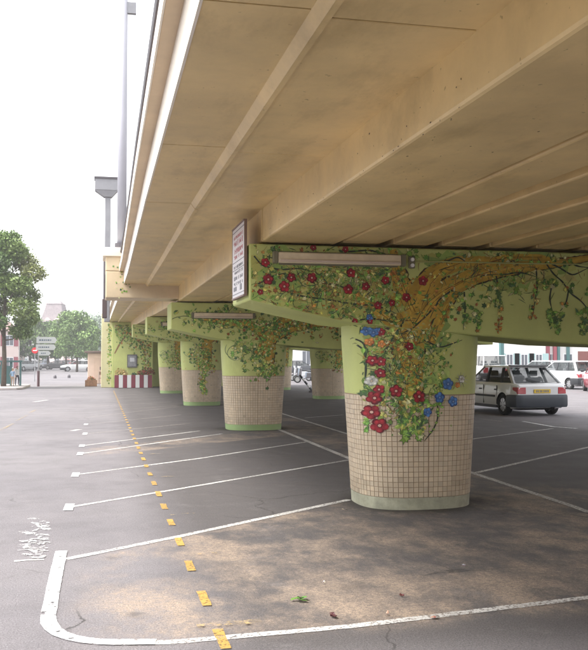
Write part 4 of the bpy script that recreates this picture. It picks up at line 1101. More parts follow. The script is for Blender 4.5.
def make_car(label, cat, loc, rz, paint, kind='hatch', plate=M_plateW, bump=None, group='parked cars', detail=True):
    """+x is forward, wheels stand on z=0"""
    bump = bump or M_trim
    P = {  # length, half width, height, belt z, rear glass base x, roof rear x, roof front x, cowl x, bonnet z front, wheelbase/2, wheel r
        'hatch': (4.05, .83, 1.42, .90, -1.80, -1.22, .30, 1.02, .66, 1.26, .30),
        'wagon': (4.35, .84, 1.45, .90, -2.08, -1.80, .35, 1.12, .68, 1.32, .30),
        'sedan': (4.45, .85, 1.42, .92, -1.50, -.85, .30, 1.05, .70, 1.33, .31),
        'mini': (3.75, .82, 1.50, .95, -1.76, -1.45, .25, 1.05, .74, 1.2, .29),
        'van': (4.6, .92, 1.88, 1.10, -2.22, -2.12, .75, 1.5, .86, 1.4, .32)}[kind]
    Ln, HW, HT, BZ, RGB, RR, RF, CW, BON, WB, WR = P
    t = thing('parked_car' if kind != 'van' else 'parked_van', label, cat, loc, rz, group)
    # lower body, lofted along x
    xs = [-Ln / 2, -Ln / 2 + .06, -Ln / 2 + .25, RGB + .12, -WB - .35, -WB, -WB + .35, -.5, .2, CW - .1, CW + .25, WB, WB + .35, Ln / 2 - .3, Ln / 2 - .1, Ln / 2]
    xs = sorted(set(xs))
    rings = []
    for x in xs:
        e = max(0, abs(x) - (Ln / 2 - .35)) / .35
        hw = HW * (1 - .10 * e ** 2) * (1 if x < 1 else 1 - .04 * (x - 1))
        zb = .20 + .10 * e ** 2
        if x > CW: zt = BZ + .02 - (BZ - BON) * ((x - CW) / (Ln / 2 - CW)) ** 1.3
        elif x < RGB: zt = BZ - .03 * (RGB - x) / max(.01, (RGB + Ln / 2)) - (.04 if x <= -Ln / 2 + .01 else 0)
        else: zt = BZ + .02
        zs_ = zb + (zt - zb) * .62
        ring = [(x, -hw * .90, zb), (x, -hw * .97, zb + .10), (x, -hw, zb + (zt - zb) * .35), (x, -hw * .995, zs_), (x, -hw * .955, zt - .04), (x, -hw * .90, zt),
                (x, 0, zt + (.03 if x > CW else .0)), (x, hw * .90, zt), (x, hw * .955, zt - .04), (x, hw * .995, zs_), (x, hw, zb + (zt - zb) * .35), (x, hw * .97, zb + .10), (x, hw * .90, zb)]
        rings.append(ring)
    mb = MB(); mb.loft(rings); body = mb.build('body', paint, t); smooth_angle(body, 32)
    # wheel arches cut with cylinders
    cut = MB()
    for sx_ in (-1, 1):
        for sy in (-1, 1):
            n = 24; y0, y1 = (HW - .26, HW + .1) if sy > 0 else (-HW - .1, -HW + .26)
            cut.loft([[(sx_ * WB + math.cos(2 * PI * i / n) * (WR + .055), y, WR + math.sin(2 * PI * i / n) * (WR + .055)) for i in range(n)] for y in (y0, y1)])
    co = cut.build('cut', M_under); fixn(co); co.location = loc; co.rotation_euler = (0, 0, rz)
    body.data.materials.append(M_under)
    md = body.modifiers.new('b', 'BOOLEAN'); md.object = co; md.solver = 'EXACT'; md.operation = 'DIFFERENCE'
    try: md.material_mode = 'TRANSFER'
    except Exception: pass
    bpy.context.view_layer.update()
    dg = bpy.context.evaluated_depsgraph_get(); me = bpy.data.meshes.new_from_object(body.evaluated_get(dg)); body.modifiers.clear(); body.data = me
    bpy.data.objects.remove(co)
    # greenhouse: roof, pillars and panes
    wb_, wr = HW * .90, HW * .72 if kind != 'van' else HW * .84
    z0, z1 = BZ + .015, HT - .045
    C = lambda x, z: x
    base = [(RGB, z0), (CW, z0)]; top = [(RR, z1), (RF, z1)]
    rf = MB(); nseg = 6; ringz = []
    for i in range(nseg + 1):
        x = RR - .05 + (RF - RR + .10) * i / nseg; f = i / nseg; cr = .045 * (1 - (2 * f - 1) ** 2 * .8)
        ringz.append([(x, -wr - .015, z1 - .02), (x, -wr + .03, z1 + .03), (x, 0, z1 + .035 + cr * .5), (x, wr - .03, z1 + .03), (x, wr + .015, z1 - .02)])
    rf.loft(ringz); smooth_angle(rf.build('roof', paint, t), 40)
    def pt(x0_, x1_, f, side, ins=0):   # point on side plane; x at base -> x at top
        return (x0_ + (x1_ - x0_) * f, side * (wb_ + (wr - wb_) * f - ins), z0 + (z1 - z0) * f)
    if kind == 'van': cols = [(-2.22, -2.12), (-.55, -.55), (.42, .42), (CW, RF)]
    elif kind == 'wagon': cols = [(RGB, RR), (-1.15, -1.1), (-.25, -.25), (CW, RF)]
    else: cols = [(RGB, RR), (-1.02, -.92), (-.12, -.12), (CW, RF)]
    for side in (-1, 1):
        for i, (a, b_) in enumerate(cols):
            w_ = .09 if 0 < i < 3 else (.13 if i == 0 else .055)
            dx0, dx1 = (0, w_) if i == 0 else ((-w_, 0) if i == 3 else (-w_ / 2, w_ / 2))
            Pp = [pt(a + dx0, b_ + dx0, 0, side), pt(a + dx1, b_ + dx1, 0, side), pt(a + dx1, b_ + dx1, 1, side), pt(a + dx0, b_ + dx0, 1, side)]
            Q = [(x, y - side * .05, z) for x, y, z in Pp]
            q = MB(); q.mesh8([Pp[0], Pp[1], Q[1], Q[0], Pp[3], Pp[2], Q[2], Q[3]]); fixn(q.build('pillar', paint if i in (0, 3) else M_trim, t))
        for (a0, a1), (b0, b1) in zip(cols[:-1], cols[1:]):
            if kind == 'van' and a0 < -2:   # panel van rear quarter keeps a window too
                pass
            q = MB(); q.face([pt(a0 + .04, a1 + .04, .03, side, .022), pt(b0 - .03, b1 - .03, .03, side, .022), pt(b0 - .03, b1 - .03, .97, side, .022), pt(a0 + .04, a1 + .04, .97, side, .022)])
            q.build('side_window', M_glass, t)
    def screen(xb, xt, nm):
        s = -1 if xb < 0 else 1
        q = MB(); q.face([(xb - s * .012, -wb_ + .05, z0 + .02), (xb - s * .012, wb_ - .05, z0 + .02), (xt - s * .012, wr - .04, z1 - .02), (xt - s * .012, -wr + .04, z1 - .02)]); q.build(nm, M_glass, t)
        # painted surround
        for y0, y1, yt0, yt1 in ((-wb_, -wb_ + .06, -wr, -wr + .05), (wb_ - .06, wb_, wr - .05, wr)):
            qq = MB(); qq.mesh8([(xb, y0, z0), (xb, y1, z0), (xb - s * .03, y1, z0), (xb - s * .03, y0, z0), (xt, yt0, z1), (xt, yt1, z1), (xt - s * .03, yt1, z1), (xt - s * .03, yt0, z1)]); fixn(qq.build('pillar', paint, t))
    screen(RGB, RR, 'rear_window'); screen(CW, RF, 'windscreen')
    # interior
    MB().box(RGB + .2, CW + .1, -wb_ + .08, wb_ - .08, BZ - .1, BZ + .022).build('interior_floor', M_seat, t)
    for x, y in ((.1, -.36), (.1, .36), (-.85, -.4), (-.85, .4)):
        q = MB(); q.box(x - .06, x + .06, y - .22, y + .22, BZ + .023, BZ + .16); q.box(x - .05, x + .04, y - .12, y + .12, BZ + .20, BZ + .36); bevel(q.build('seat_back', M_seat, t), .03, 2)
    # bumpers
    def bumper(xe, s, zlo, zhi):
        half = [(xe - s * .50, HW + .016), (xe - s * .30, HW + .026), (xe - s * .12, HW + .022), (xe + s * .0, HW * .965), (xe + s * .05, HW * .84), (xe + s * .062, HW * .7), (xe + s * .06, HW * .4), (xe + s * .065, 0)]
        outer = half + [(x, -y) for x, y in reversed(half[:-1])]
        rr = []
        for z_, g_ in ((zlo, -.03), (zlo + .05, 0), (zhi - .10, 0.0), (zhi - .03, -.004), (zhi, -.028)):
            ring = [(x + s * g_ * (1 if abs(y) < HW * .95 else 0), y + (g_ if y > 0 else -g_) * (1 if abs(y) > HW * .5 else 0), z_) for x, y in outer]
            inner = [(x - s * .10, y * .93, z_) for x, y in reversed(outer)]
            rr.append(ring + inner)
        mbb = MB(); mbb.loft(rr); return smooth_angle(mbb.build('bumper', bump, t), 40)
    bumper(-Ln / 2, -1, .25, .60); bumper(Ln / 2, 1, .22, .52)
    # lamps
    for sy in (-1, 1):
        q = MB(); lz0, lz1 = (.625, .81) if kind != 'van' else (.62, 1.0)
        xe = -Ln / 2; q.mesh8([(xe - .012, sy * .50, lz0), (xe - .006, sy * (HW * .905), lz0), (xe + .22, sy * (HW * .965), lz0), (xe + .2, sy * .5, lz0), (xe - .008, sy * .50, lz1), (xe + .004, sy * (HW * .895), lz1), (xe + .22, sy * (HW * .958), lz1), (xe + .2, sy * .5, lz1)])
        o = fixn(q.build('tail_light', M_tail, t)); bevel(o, .012, 2)
        q = MB(); xe = Ln / 2; q.box(xe - .25, xe - .01, sy * .52 - .12, sy * .52 + .14 if sy > 0 else sy * .52 + .12, .50, .62); bevel(q.build('head_light', M_head, t), .02, 2)
        q = MB(); q.box(CW - .32, CW - .18, sy * (HW + .0), sy * (HW + .16), BZ + .05, BZ + .18) if sy > 0 else q.box(CW - .32, CW - .18, -(HW + .16), -HW, BZ + .05, BZ + .18)
        bevel(q.build('wing_mirror', M_trim, t), .03, 2)
        if detail:
            for hx in (-.85, .12):
                q = MB(); q.box(hx - .09, hx + .07, sy * HW * .985 - .02, sy * HW * .985 + .02, BZ - .20, BZ - .16); bevel(q.build('door_handle', M_trim, t), .006, 1)
            q = MB(); q.box(-WB + .42, WB - .45, sy * HW - .016, sy * HW + .016, .50, .56); bevel(q.build('side_trim', M_trim, t), .006, 1)
            for hx in (-.93 if kind != 'van' else -.5, -.10, .92):   # door gaps
                q = MB(); q.box(hx - .005, hx + .005, sy * HW * .99 - .012, sy * HW * .99 + .012, .30, BZ - .06); q.build('door_gap', M_under, t)
            q = MB(); q.box(-WB + .36, WB - .36, sy * HW * .955 - .02, sy * HW * .955 + .02, .19, .27); q.build('sill', M_trim, t)
    # plate, boot line, spoiler, wiper
    xe = -Ln / 2 - .012
    bevel(MB().box(xe - .012, xe + .0, -.26, .26, .645, .755).build('number_plate', plate, t), .004, 1)
    if plate is M_plateY and detail:
        q = MB(); yq = -.20
        for k in range(8):
            q.box(xe - .0135, xe - .0122, yq, yq + .032, .668, .732); yq += .046 if k not in (3, 5) else .066
        stuff(q.build('plate_number', M_black, t))
    if kind in ('hatch', 'wagon', 'mini'):
        q = MB(); q.mesh8([(RR - .17, -wr + .02, z1 + .005), (RR - .17, wr - .02, z1 + .005), (RR, wr, z1 + .025), (RR, -wr, z1 + .025), (RR - .18, -wr + .02, z1 + .03), (RR - .18, wr - .02, z1 + .03), (RR, wr, z1 + .055), (RR, -wr, z1 + .055)])
        fixn(q.build('spoiler', M_trim if kind == 'hatch' else paint, t))
        q = MB(); q.tube([(RGB - .02, -.05, z0 + .03), (RGB + .12, .32, z0 + .13)], .012, 5); q.build('rear_wiper', M_trim, t)
    tm, rm = wheel_meshes(WR, .18)
    for sx_ in (-1, 1):
        for sy in (-1, 1):
            wh = bpy.data.objects.new('wheel', None); COL.objects.link(wh); wh.parent = t; wh.location = (sx_ * WB, sy * (HW - .10), WR); wh.rotation_euler = (0, 0, 0 if sy < 0 else PI)
            link_mesh('tyre', tm, wh); link_mesh('rim', rm, wh)
    MB().box(-Ln / 2 + .35, Ln / 2 - .35, -HW + .3, HW - .3, .16, .35).build('underbody', M_under, t)
    if detail:
        q = MB(); q.tube([(-Ln / 2 + .4, -.4, .24), (-Ln / 2 - .02, -.4, .22)], .025, 8); q.build('exhaust', M_darksteel, t)
    return t
WH = car_paint('white', (0.74, 0.75, 0.76))
# main hatchback: rear wheels meet the ground under the survey points
pa, pb = G(506, 413.2), G(552, 416.2)
mid = (pa + pb) / 2
ang1 = R(90) + R(2)       # forward direction
HL = 4.05 / 2
fwd = Vector((math.cos(ang1), math.sin(ang1), 0))
cpos = Vector((mid.x, mid.y, 0)) + fwd * 1.26
make_car('white hatchback with grey bumper and yellow number plate parked right of the nearest pier', 'car', (cpos.x, cpos.y, 0), ang1, WH, 'hatch', M_plateY, M_bump)
def car_at(label, px, py, yawdeg, paint, kind, plate=M_plateW, cat='car', dx=0, dy=0, det=False):
    p = G(px, py); return make_car(label, cat, (p.x + dx, p.y + dy, 0), R(yawdeg), paint, kind, plate, detail=det)
car_at('white hatchback parked behind the nearest white car, seen from its rear corner', 566, 388.5, 100, WH, 'mini')
car_at('red car cut by the right edge of the picture', 604, 392, 66, car_paint('red', (0.42, 0.02, 0.05)), 'hatch')
car_at('white van partly hidden behind the roof of the nearest white car', 488, 381, 78, WH, 'van', cat='van')
car_at('pale silver car with dark windows behind the spoiler of the nearest white car', 541, 382, 112, car_paint('cool white', (0.6, 0.62, 0.64)), 'mini', cat='car')
car_at('dark grey car seen in the gap between the second pier and the far pier', 297, 374.5, 10, car_paint('dark grey', (0.06, 0.065, 0.075)), 'wagon')
car_at('white estate car crossing the far end of the street left of the booth', 78, 371.5, 185, WH, 'wagon')
car_at('dark car with pale roof on the far street under the trees', 58, 369.5, 165, car_paint('charcoal', (0.08, 0.08, 0.09)), 'sedan')
car_at('low red car at the far end between the dark car and the white estate', 68, 368.3, 175, car_paint('dull red', (0.4, 0.05, 0.06)), 'mini')
car_at('grey car parked on the far left behind the teal shelter', 24, 371, 60, car_paint('grey', (0.3, 0.31, 0.33)), 'hatch')
car_at('silver car parked in the left row next to the direction sign pole', 31, 369.8, 60, car_paint('silver', (0.45, 0.46, 0.48)), 'sedan')
car_at('blue grey car parked in the left row right of the direction sign pole', 44, 368.4, 60, car_paint('blue grey', (0.2, 0.24, 0.3)), 'sedan')

# scooters in the gap
def scooter(label, X, Y, rz, c):
    t = thing('parked_scooter', label, 'scooter', (X, Y, 0), rz, 'scooters parked by the far pier')
    tm, rm = wheel_meshes(.24, .10)
    for x in (-.6, .62):
        wh = bpy.data.objects.new('wheel', None); COL.objects.link(wh); wh.parent = t; wh.location = (x, 0, .24); link_mesh('tyre', tm, wh); link_mesh('rim', rm, wh)
    q = MB(); q.mesh8([(-.75, -.14, .45), (.0, -.16, .3), (.0, .16, .3), (-.75, .14, .45), (-.85, -.12, .72), (-.05, -.14, .7), (-.05, .14, .7), (-.85, .12, .72)]); bevel(q.build('rear_fairing', c, t), .04, 2)
    q = MB(); q.mesh8([(.0, -.15, .25), (.45, -.15, .25), (.45, .15, .25), (.0, .15, .25), (.0, -.15, .33), (.45, -.15, .33), (.45, .15, .33), (.0, .15, .33)]); bevel(q.build('footboard', c, t), .02, 1)
    q = MB(); q.mesh8([(.42, -.2, .3), (.5, -.2, .3), (.5, .2, .3), (.42, .2, .3), (.34, -.17, .98), (.45, -.12, .98), (.45, .12, .98), (.34, .17, .98)]); bevel(q.build('leg_shield', c, t), .03, 2)
    bevel(MB().box(-.8, -.1, -.13, .13, .722, .82).build('seat', M_trim, t), .03, 2)
    MB().tube([(.62, 0, .24), (.40, 0, 1.02)], .035, 8).build('fork', M_darksteel, t)
    MB().tube([(.36, -.33, 1.08), (.42, 0, 1.02), (.36, .33, 1.08)], .016, 6).build('handlebar', M_darksteel, t)
    bevel(MB().box(.40, .52, -.09, .09, .95, 1.1).build('head_light', M_head, t), .03, 2)
    return t
pt_ = G(306.5, 383)
scooter('dark scooter parked beside the far row pier', pt_.x, pt_.y, R(150), car_paint('charcoal', (0.08, 0.08, 0.09)))
scooter('blue grey scooter parked next to the dark one', pt_.x + .5, pt_.y + 2.6, R(160), car_paint('blue grey', (0.2, 0.24, 0.3)))
scooter('silver scooter parked behind the other two', pt_.x + .8, pt_.y + 5.2, R(155), car_paint('silver', (0.45, 0.46, 0.48)))
a_ = G(312, 392.5); t = thing('leaning_post', 'dark and white post leaning over in the gap beside the far pier', 'post', (a_.x, a_.y, 0), R(0))
for k in range(5):
    f0, f1 = k / 5, (k + 1) / 5; MB().tube([(-.55 * f0, .2 * f0, .08 + .75 * f0), (-.55 * f1, .2 * f1, .08 + .75 * f1)], .05, 8).build('band', M_trim if k % 2 == 0 else M_white, t)
MB().box(-.12, .12, -.12, .12, 0, .1).build('foot', M_darksteel, t)

# ---------------------------------------------------------------- trees
def leafcloud(clumps, n, size, cols, seed):
    random.seed(seed); V = []; Fc = []; Cc = []
    tot = sum(c[3] ** 2 for c in clumps)
    for (cx, cy, cz, r) in clumps:
        k = int(n * r * r / tot); cv = random.uniform(.7, 1.25); base = random.choice(cols)
        for _ in range(k):
            d = Vector((random.gauss(0, 1), random.gauss(0, 1), random.gauss(0, 1))).normalized() * (r * random.uniform(.35, 1.0) ** .6 * random.uniform(.75, 1.12))
            p = Vector((cx + d.x, cy + d.y, cz + d.z * .72)); s0 = size * random.uniform(.6, 1.3)
            e = Euler((random.gauss(0, .7), random.gauss(0, .7), random.uniform(0, 6.28)))
            i = len(V)
            for q in ((-s0, 0, 0), (-.1 * s0, -s0 * .55, 0.06 * s0), (s0, 0, -.1 * s0), (-.1 * s0, s0 * .55, 0.06 * s0)):
                v = Vector(q); v.rotate(e); V.append(tuple(p + v))
            Fc.append((i, i + 1, i + 2, i + 3)); v_ = cv * random.uniform(.75, 1.3); Cc.append(tuple(c * v_ for c in base))
    m = MB(); m.v = V; m.f = Fc; m.c = Cc; m.m = [0] * len(Fc); return m
LC = [(0.055, 0.10, 0.022), (0.075, 0.13, 0.03), (0.10, 0.14, 0.035), (0.045, 0.085, 0.025)]
def make_tree(label, X, Y, H, trunk_h, R_, n, size, seed, cols=LC, group='street trees', tr=.12, squash=1.0):
    t = thing('leafy_tree', label, 'tree', (X, Y, 0), 0, group)
    random.seed(seed)
    tm = MB(); pts = [(0, 0, 0), (.03, 0, trunk_h * .5), (-.02, .03, trunk_h), (.04, 0, H * .62), (0, 0, H * .85)]
    tm.tube(pts, [tr * 1.2, tr, tr * .85, tr * .5, tr * .15], 10); tm.build('trunk', M_bark, t, smooth=True)
    cl = []
    cz0, cz1 = trunk_h + .1, H
    nb = 22
    for k in range(nb):
        f = (k + .5) / nb; a = k * 2.4 + random.uniform(-.3, .3)
        prof = math.sin(PI * (0.16 + 0.80 * f)) ** .8
        rr = R_ * prof * random.uniform(.5, .82) * squash
        z = cz0 + (cz1 - cz0) * f
        cl.append((math.cos(a) * rr, math.sin(a) * rr, z, R_ * random.uniform(.26, .42)))
        if k % 2 == 0:
            lb = MB(); lb.tube([(0, 0, max(trunk_h * .9, z - R_ * .5)), (math.cos(a) * rr * .5, math.sin(a) * rr * .5, z - R_ * .2), (math.cos(a) * rr, math.sin(a) * rr, z)], [tr * .4, tr * .25, tr * .08], 6)
            lb.build('limb', M_bark, t)
    cl.append((0, 0, cz1 - R_ * .3, R_ * .4)); cl.append((0, 0, (cz0 + cz1) / 2, R_ * .5))
    o = leafcloud(cl, n, size, cols, seed + 1).build('crown', M_leaf, t, colors=True)
    return t
P = G(8.3, 388.5)
make_tree('leafy green street tree with thin trunk at the left edge beside the teal shelter', P.x - .25, P.y, 8.3, 2.9, 2.25, 24000, .095, 3, cols=[(0.13, 0.20, 0.05), (0.17, 0.24, 0.065), (0.19, 0.25, 0.08), (0.11, 0.18, 0.05), (0.20, 0.22, 0.08)])
LC2 = [(0.14, 0.22, 0.06), (0.16, 0.25, 0.07), (0.12, 0.20, 0.055)]
tl = ['light green tree directly right of the direction sign', 'round light green tree in the middle of the far group', 'light green tree left of the booth roof', 'smaller tree behind the far light green group']
for k, (px, Y, h, r) in enumerate([(66, 118, 7.4, 2.5), (77, 112, 7.0, 2.6), (88, 120, 6.2, 2.3), (72, 135, 8.6, 2.8)]):
    make_tree(tl[k], atY(px, 360, Y).x, Y, h, 2.0, r, 5000, .17, 50 + k, LC2, tr=.13)
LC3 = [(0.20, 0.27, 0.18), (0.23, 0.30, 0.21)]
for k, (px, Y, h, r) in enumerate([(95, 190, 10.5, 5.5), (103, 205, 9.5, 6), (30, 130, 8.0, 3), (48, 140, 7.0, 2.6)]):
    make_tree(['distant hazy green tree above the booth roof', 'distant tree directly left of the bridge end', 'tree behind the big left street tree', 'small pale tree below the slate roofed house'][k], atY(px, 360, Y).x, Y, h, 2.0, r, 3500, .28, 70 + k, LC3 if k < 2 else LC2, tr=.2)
p_ = G(491, 372)
make_tree('green tree behind the white van right of the nearest pier', p_.x, p_.y + 3, 5.2, 1.2, 2.4, 4500, .14, 90, LC2)

# ---------------------------------------------------------------- houses
def house(label, X, Y, rz, wdt, dep, h, wallm, roofm, rooftype='gable', rh=2.5, nx=3, nz=2, shutter=None, wz=1.0, door=True, wp=None, group='houses along the street', dormers=0, pillars=None):
    t = thing('town_house', label, 'house', (X, Y, 0), rz, group)
    bevel(MB().box(-wdt / 2, wdt / 2, 0, dep, 0, h).build('wall', wallm, t), .03, 1)
    if rooftype == 'gable':
        q = MB(); q.mesh8([(-wdt / 2 - .2, -.3, h), (wdt / 2 + .2, -.3, h), (wdt / 2 + .2, dep + .3, h), (-wdt / 2 - .2, dep + .3, h), (-wdt / 2 - .2, dep / 2 - .05, h + rh), (wdt / 2 + .2, dep / 2 - .05, h + rh), (wdt / 2 + .2, dep / 2 + .05, h + rh), (-wdt / 2 - .2, dep / 2 + .05, h + rh)]); rf = q.build('roof', roofm, t)
        MB().box(wdt / 2 - .7, wdt / 2 - .1, dep / 2 - .3, dep / 2 + .3, h + rh * .5, h + rh + .7).build('chimney', wallm, rf)
    elif rooftype == 'mansard':
        q = MB(); q.mesh8([(-wdt / 2 - .15, -.15, h), (wdt / 2 + .15, -.15, h), (wdt / 2 + .15, dep + .15, h), (-wdt / 2 - .15, dep + .15, h), (-wdt / 2 + 1.2, 1.3, h + rh * .85), (wdt / 2 - .7, 1.3, h + rh * .85), (wdt / 2 - .7, dep - 1.2, h + rh * .85), (-wdt / 2 + 1.2, dep - 1.2, h + rh * .85)])
        rf = q.build('roof', roofm, t)
        q = MB(); q.mesh8([(-wdt / 2 + 1.1, 1.2, h + rh * .85), (wdt / 2 - .6, 1.2, h + rh * .85), (wdt / 2 - .6, dep - 1.1, h + rh * .85), (-wdt / 2 + 1.1, dep - 1.1, h + rh * .85), (-wdt / 2 + 2, dep / 2 - .2, h + rh), (wdt / 2 - 1.4, dep / 2 - .2, h + rh), (wdt / 2 - 1.4, dep / 2 + .2, h + rh), (-wdt / 2 + 2, dep / 2 + .2, h + rh)]); q.build('ridge', roofm, rf)
        for k in range(dormers):
            xx = -wdt / 2 + wdt * (k + .9) / (dormers + .6)
            dm = MB(); dm.box(xx - .5, xx + .5, -.05, 1.4, h + .35, h + 1.5); dm.mesh8([(xx - .6, -.1, h + 1.502), (xx + .6, -.1, h + 1.502), (xx + .6, 1.4, h + 1.502), (xx - .6, 1.4, h + 1.502), (xx - .1, -.1, h + 2.0), (xx + .1, -.1, h + 2.0), (xx + .1, 1.4, h + 2.0), (xx - .1, 1.4, h + 2.0)])
            do = dm.build('dormer', wallm, rf); MB().box(xx - .32, xx + .32, -.075, -.052, h + .5, h + 1.35).build('pane', mat('house pane', (0.12, 0.13, 0.15), .15), do) if False else None
            MB().box(xx - .32, xx + .32, -.075, -.052, h + .5, h + 1.35).build('window', mat('house pane', (0.12, 0.13, 0.15), .15), t)
        MB().box(-wdt / 2 + .6, -wdt / 2 + 1.3, dep / 2 - .4, dep / 2 + .4, h + rh * .5, h + rh + .5).build('chimney', wallm, rf)
    else:
        MB().box(-wdt / 2 - .1, wdt / 2 + .1, -.1, dep + .1, h + .002, h + .25).build('roof', roofm, t)
    fl = h / nz
    for i in range(nx):
        for j in range(nz):
            xx = -wdt / 2 + wdt * (i + .5) / nx; z0 = j * fl + (fl * .3 if j or not door else fl * .28)
            if j == 0 and door and i == nx // 2:
                dd = MB().box(xx - .5, xx + .5, -.05, -.002, .02, 2.2).build('door', mat('house door', (0.2, 0.07, 0.06), .6), t); continue
            ww = .5 * wz
            f = MB().box(xx - ww, xx + ww, -.04, -.002, z0, z0 + fl * .5).build('window', M_white, t)
            MB().box(xx - ww + .07, xx - .03, -.05, -.041, z0 + .07, z0 + fl * .5 - .07).build('pane', mat('house pane', (0.12, 0.13, 0.15), .15), f)
            MB().box(xx + .03, xx + ww - .07, -.05, -.041, z0 + .07, z0 + fl * .5 - .07).build('pane', mat('house pane', (0.12, 0.13, 0.15), .15), f)
            if shutter:
                for s_ in (-1, 1):
                    cx_ = xx + s_ * (ww + .27); MB().box(cx_ - .24, cx_ + .24, -.06, -.002, z0 - .03, z0 + fl * .5 + .03).build('shutter', shutter, t)
    return t
M_hw = mat('white render', (0.74, 0.72, 0.70), .8, nz=.08, ns=1); M_hp = mat('pinkish render', (0.68, 0.56, 0.52), .8, nz=.08, ns=1); M_slate = mat('slate roof', (0.26, 0.22, 0.23), .8, nz=.25, ns=3)
M_tileroof = mat('brown roof', (0.25, 0.17, 0.15), .8, nz=.25, ns=3)
M_shr = mat('dark red shutter', (0.30, 0.07, 0.09), .6); M_teal = mat('teal paint', (0.06, 0.15, 0.15), .5, nz=.1, ns=3); M_shb = mat('pale teal shutter', (0.35, 0.5, 0.5), .6)
Y = 172
a_ = atY(40, 330, Y); b_ = atY(62, 330, Y); zr = atY(50, 328, Y).z; zt_ = atY(50, 299, Y).z
house('tall house with steep slate roof and dormers rising behind the street trees', (a_.x + b_.x) / 2, Y, R(-8), (b_.x - a_.x) * 1.15, 7, zr, M_hp, M_slate, 'mansard', zt_ - zr, 2, 3, door=False, dormers=2)
for k, (X_, Y, wd, h, mm, sh, rz_, lab) in enumerate([(-12.2, 96, 9, 4.6, M_hp, M_shr, 35, 'pinkish house with red shutters at the far left behind the shelter'), (-10.9, 112, 14, 4.3, M_hw, M_shr, 84, 'white house with red shutters behind the trunk of the left tree'), (-11.6, 128, 15, 4.6, M_hp, None, 84, 'plain pale house behind the round traffic sign'), (-12.6, 146, 16, 4.3, M_hw, M_shb, 84, 'low white house with pale shutters behind the direction sign')]):
    house(lab, X_, Y, R(rz_), wd, 6, h, mm, M_tileroof, 'gable', 1.3, 4, 2, shutter=sh)
# right side
YR = 62
def rx(px, Y=YR): return atY(px, 360, Y).x
hA = house('long white building with a pale shuttered window behind the parked vans', (rx(502) + rx(546)) / 2, YR, 0, rx(546) - rx(502), 6, 5.0, M_hw, M_tileroof, 'flat', nx=3, nz=2, shutter=M_shb, wz=.6, door=False)
hB = house('white shop building with dark red panels and teal posts at the right', (rx(546) + rx(610)) / 2 + .02, YR + .4, 0, rx(610) - rx(546), 6, 5.2, M_hw, M_tileroof, 'flat', nx=4, nz=2, wz=.8, door=True)
for k, (u0, u1, m, nm) in enumerate([(547, 551, M_shr, 'red_panel'), (555, 558, M_shr, 'red_panel'), (558.6, 561.2, M_teal, 'teal_post'), (568.5, 571, M_teal, 'teal_post')]):
    o = MB().box(rx(u0) - hB.location.x, rx(u1) - hB.location.x, -.25, -.07, 0, 4.4).build(nm, m, hB)
tp = thing('teal_post', 'tall teal post between the green tree and the white building', 'post', (rx(501.5, 60), 60, 0)); bevel(MB().box(-.15, .15, -.15, .15, 0, 4.6).build('shaft', M_teal, tp), .02, 1); MB().box(-.2, .2, -.2, .2, 4.602, 4.75).build('cap', M_teal, tp)
YG = 112
house('white and pinkish building seen through the gap between the piers', atY(303, 360, YG).x, YG, R(-6), 12, 6, 6.5, M_hp, M_tileroof, 'flat', nx=4, nz=2)
house('pale house at the far end of the street behind the tree group', atY(90, 360, 230).x, 230, 0, 14, 8, 7, M_hw, M_slate, 'gable', 3, 5, 2)
house('long pale block beyond the car park at the far right', atY(420, 360, 95).x, 95, 0, 30, 8, 6.5, M_hw, M_tileroof, 'flat', nx=9, nz=2)

# unseen houses added along both sides and behind the viewpoint to block low sky
for X_, Y_, wd, h_, rz_, mm, lab in [(-23, -22, 22, 6.5, 90, M_hw, 'tall white unseen house added to block low sky on the left nearest the viewpoint'), (-23, 2, 22, 6.2, 90, M_hp, 'tall pinkish unseen house added to block low sky on the left beside the viewpoint'), (-23, 26, 22, 6, 90, M_hw, 'white unseen house added to block low sky on the left opposite the second pier'), (-23, 50, 20, 5.5, 90, M_hp, 'pinkish unseen house added to block low sky on the left opposite the shelter'),
                                     (-4, -42, 24, 10, 180, M_hp, 'pinkish unseen house added to block low sky behind the viewpoint'), (22, -42, 24, 9, 180, M_hw, 'white unseen house added to block low sky behind the bridge'), (38, -22, 24, 10, -90, M_hw, 'white unseen house added to block low sky on the far right'), (38.5, 4, 24, 9, -90, M_hp, 'pinkish unseen house added to block low sky on the far right')]:
    house(lab, X_, Y_, R(rz_), wd, 8, h_, mm, M_tileroof, 'gable', 2.5, 5, 3, shutter=M_shb)
# ---------------------------------------------------------------- left street furniture
# kerb island
a_ = G(-14, 392); b_ = G(21, 388)
q = MB(); ring = [(-9.0, 46.5), (-4.2, 47.6), (-3.95, 48.2), (-3.95, 53.5), (-4.2, 54.2), (-9, 56)]
q.loft([[(x, y, 0) for x, y in ring], [(x, y, .12) for x, y in ring]]); o = struct(q.build('kerb_island', mat('kerb concrete', (0.42, 0.38, 0.36), .8, nz=.2, ns=3, bump=.2))); bevel(o, .02, 1)
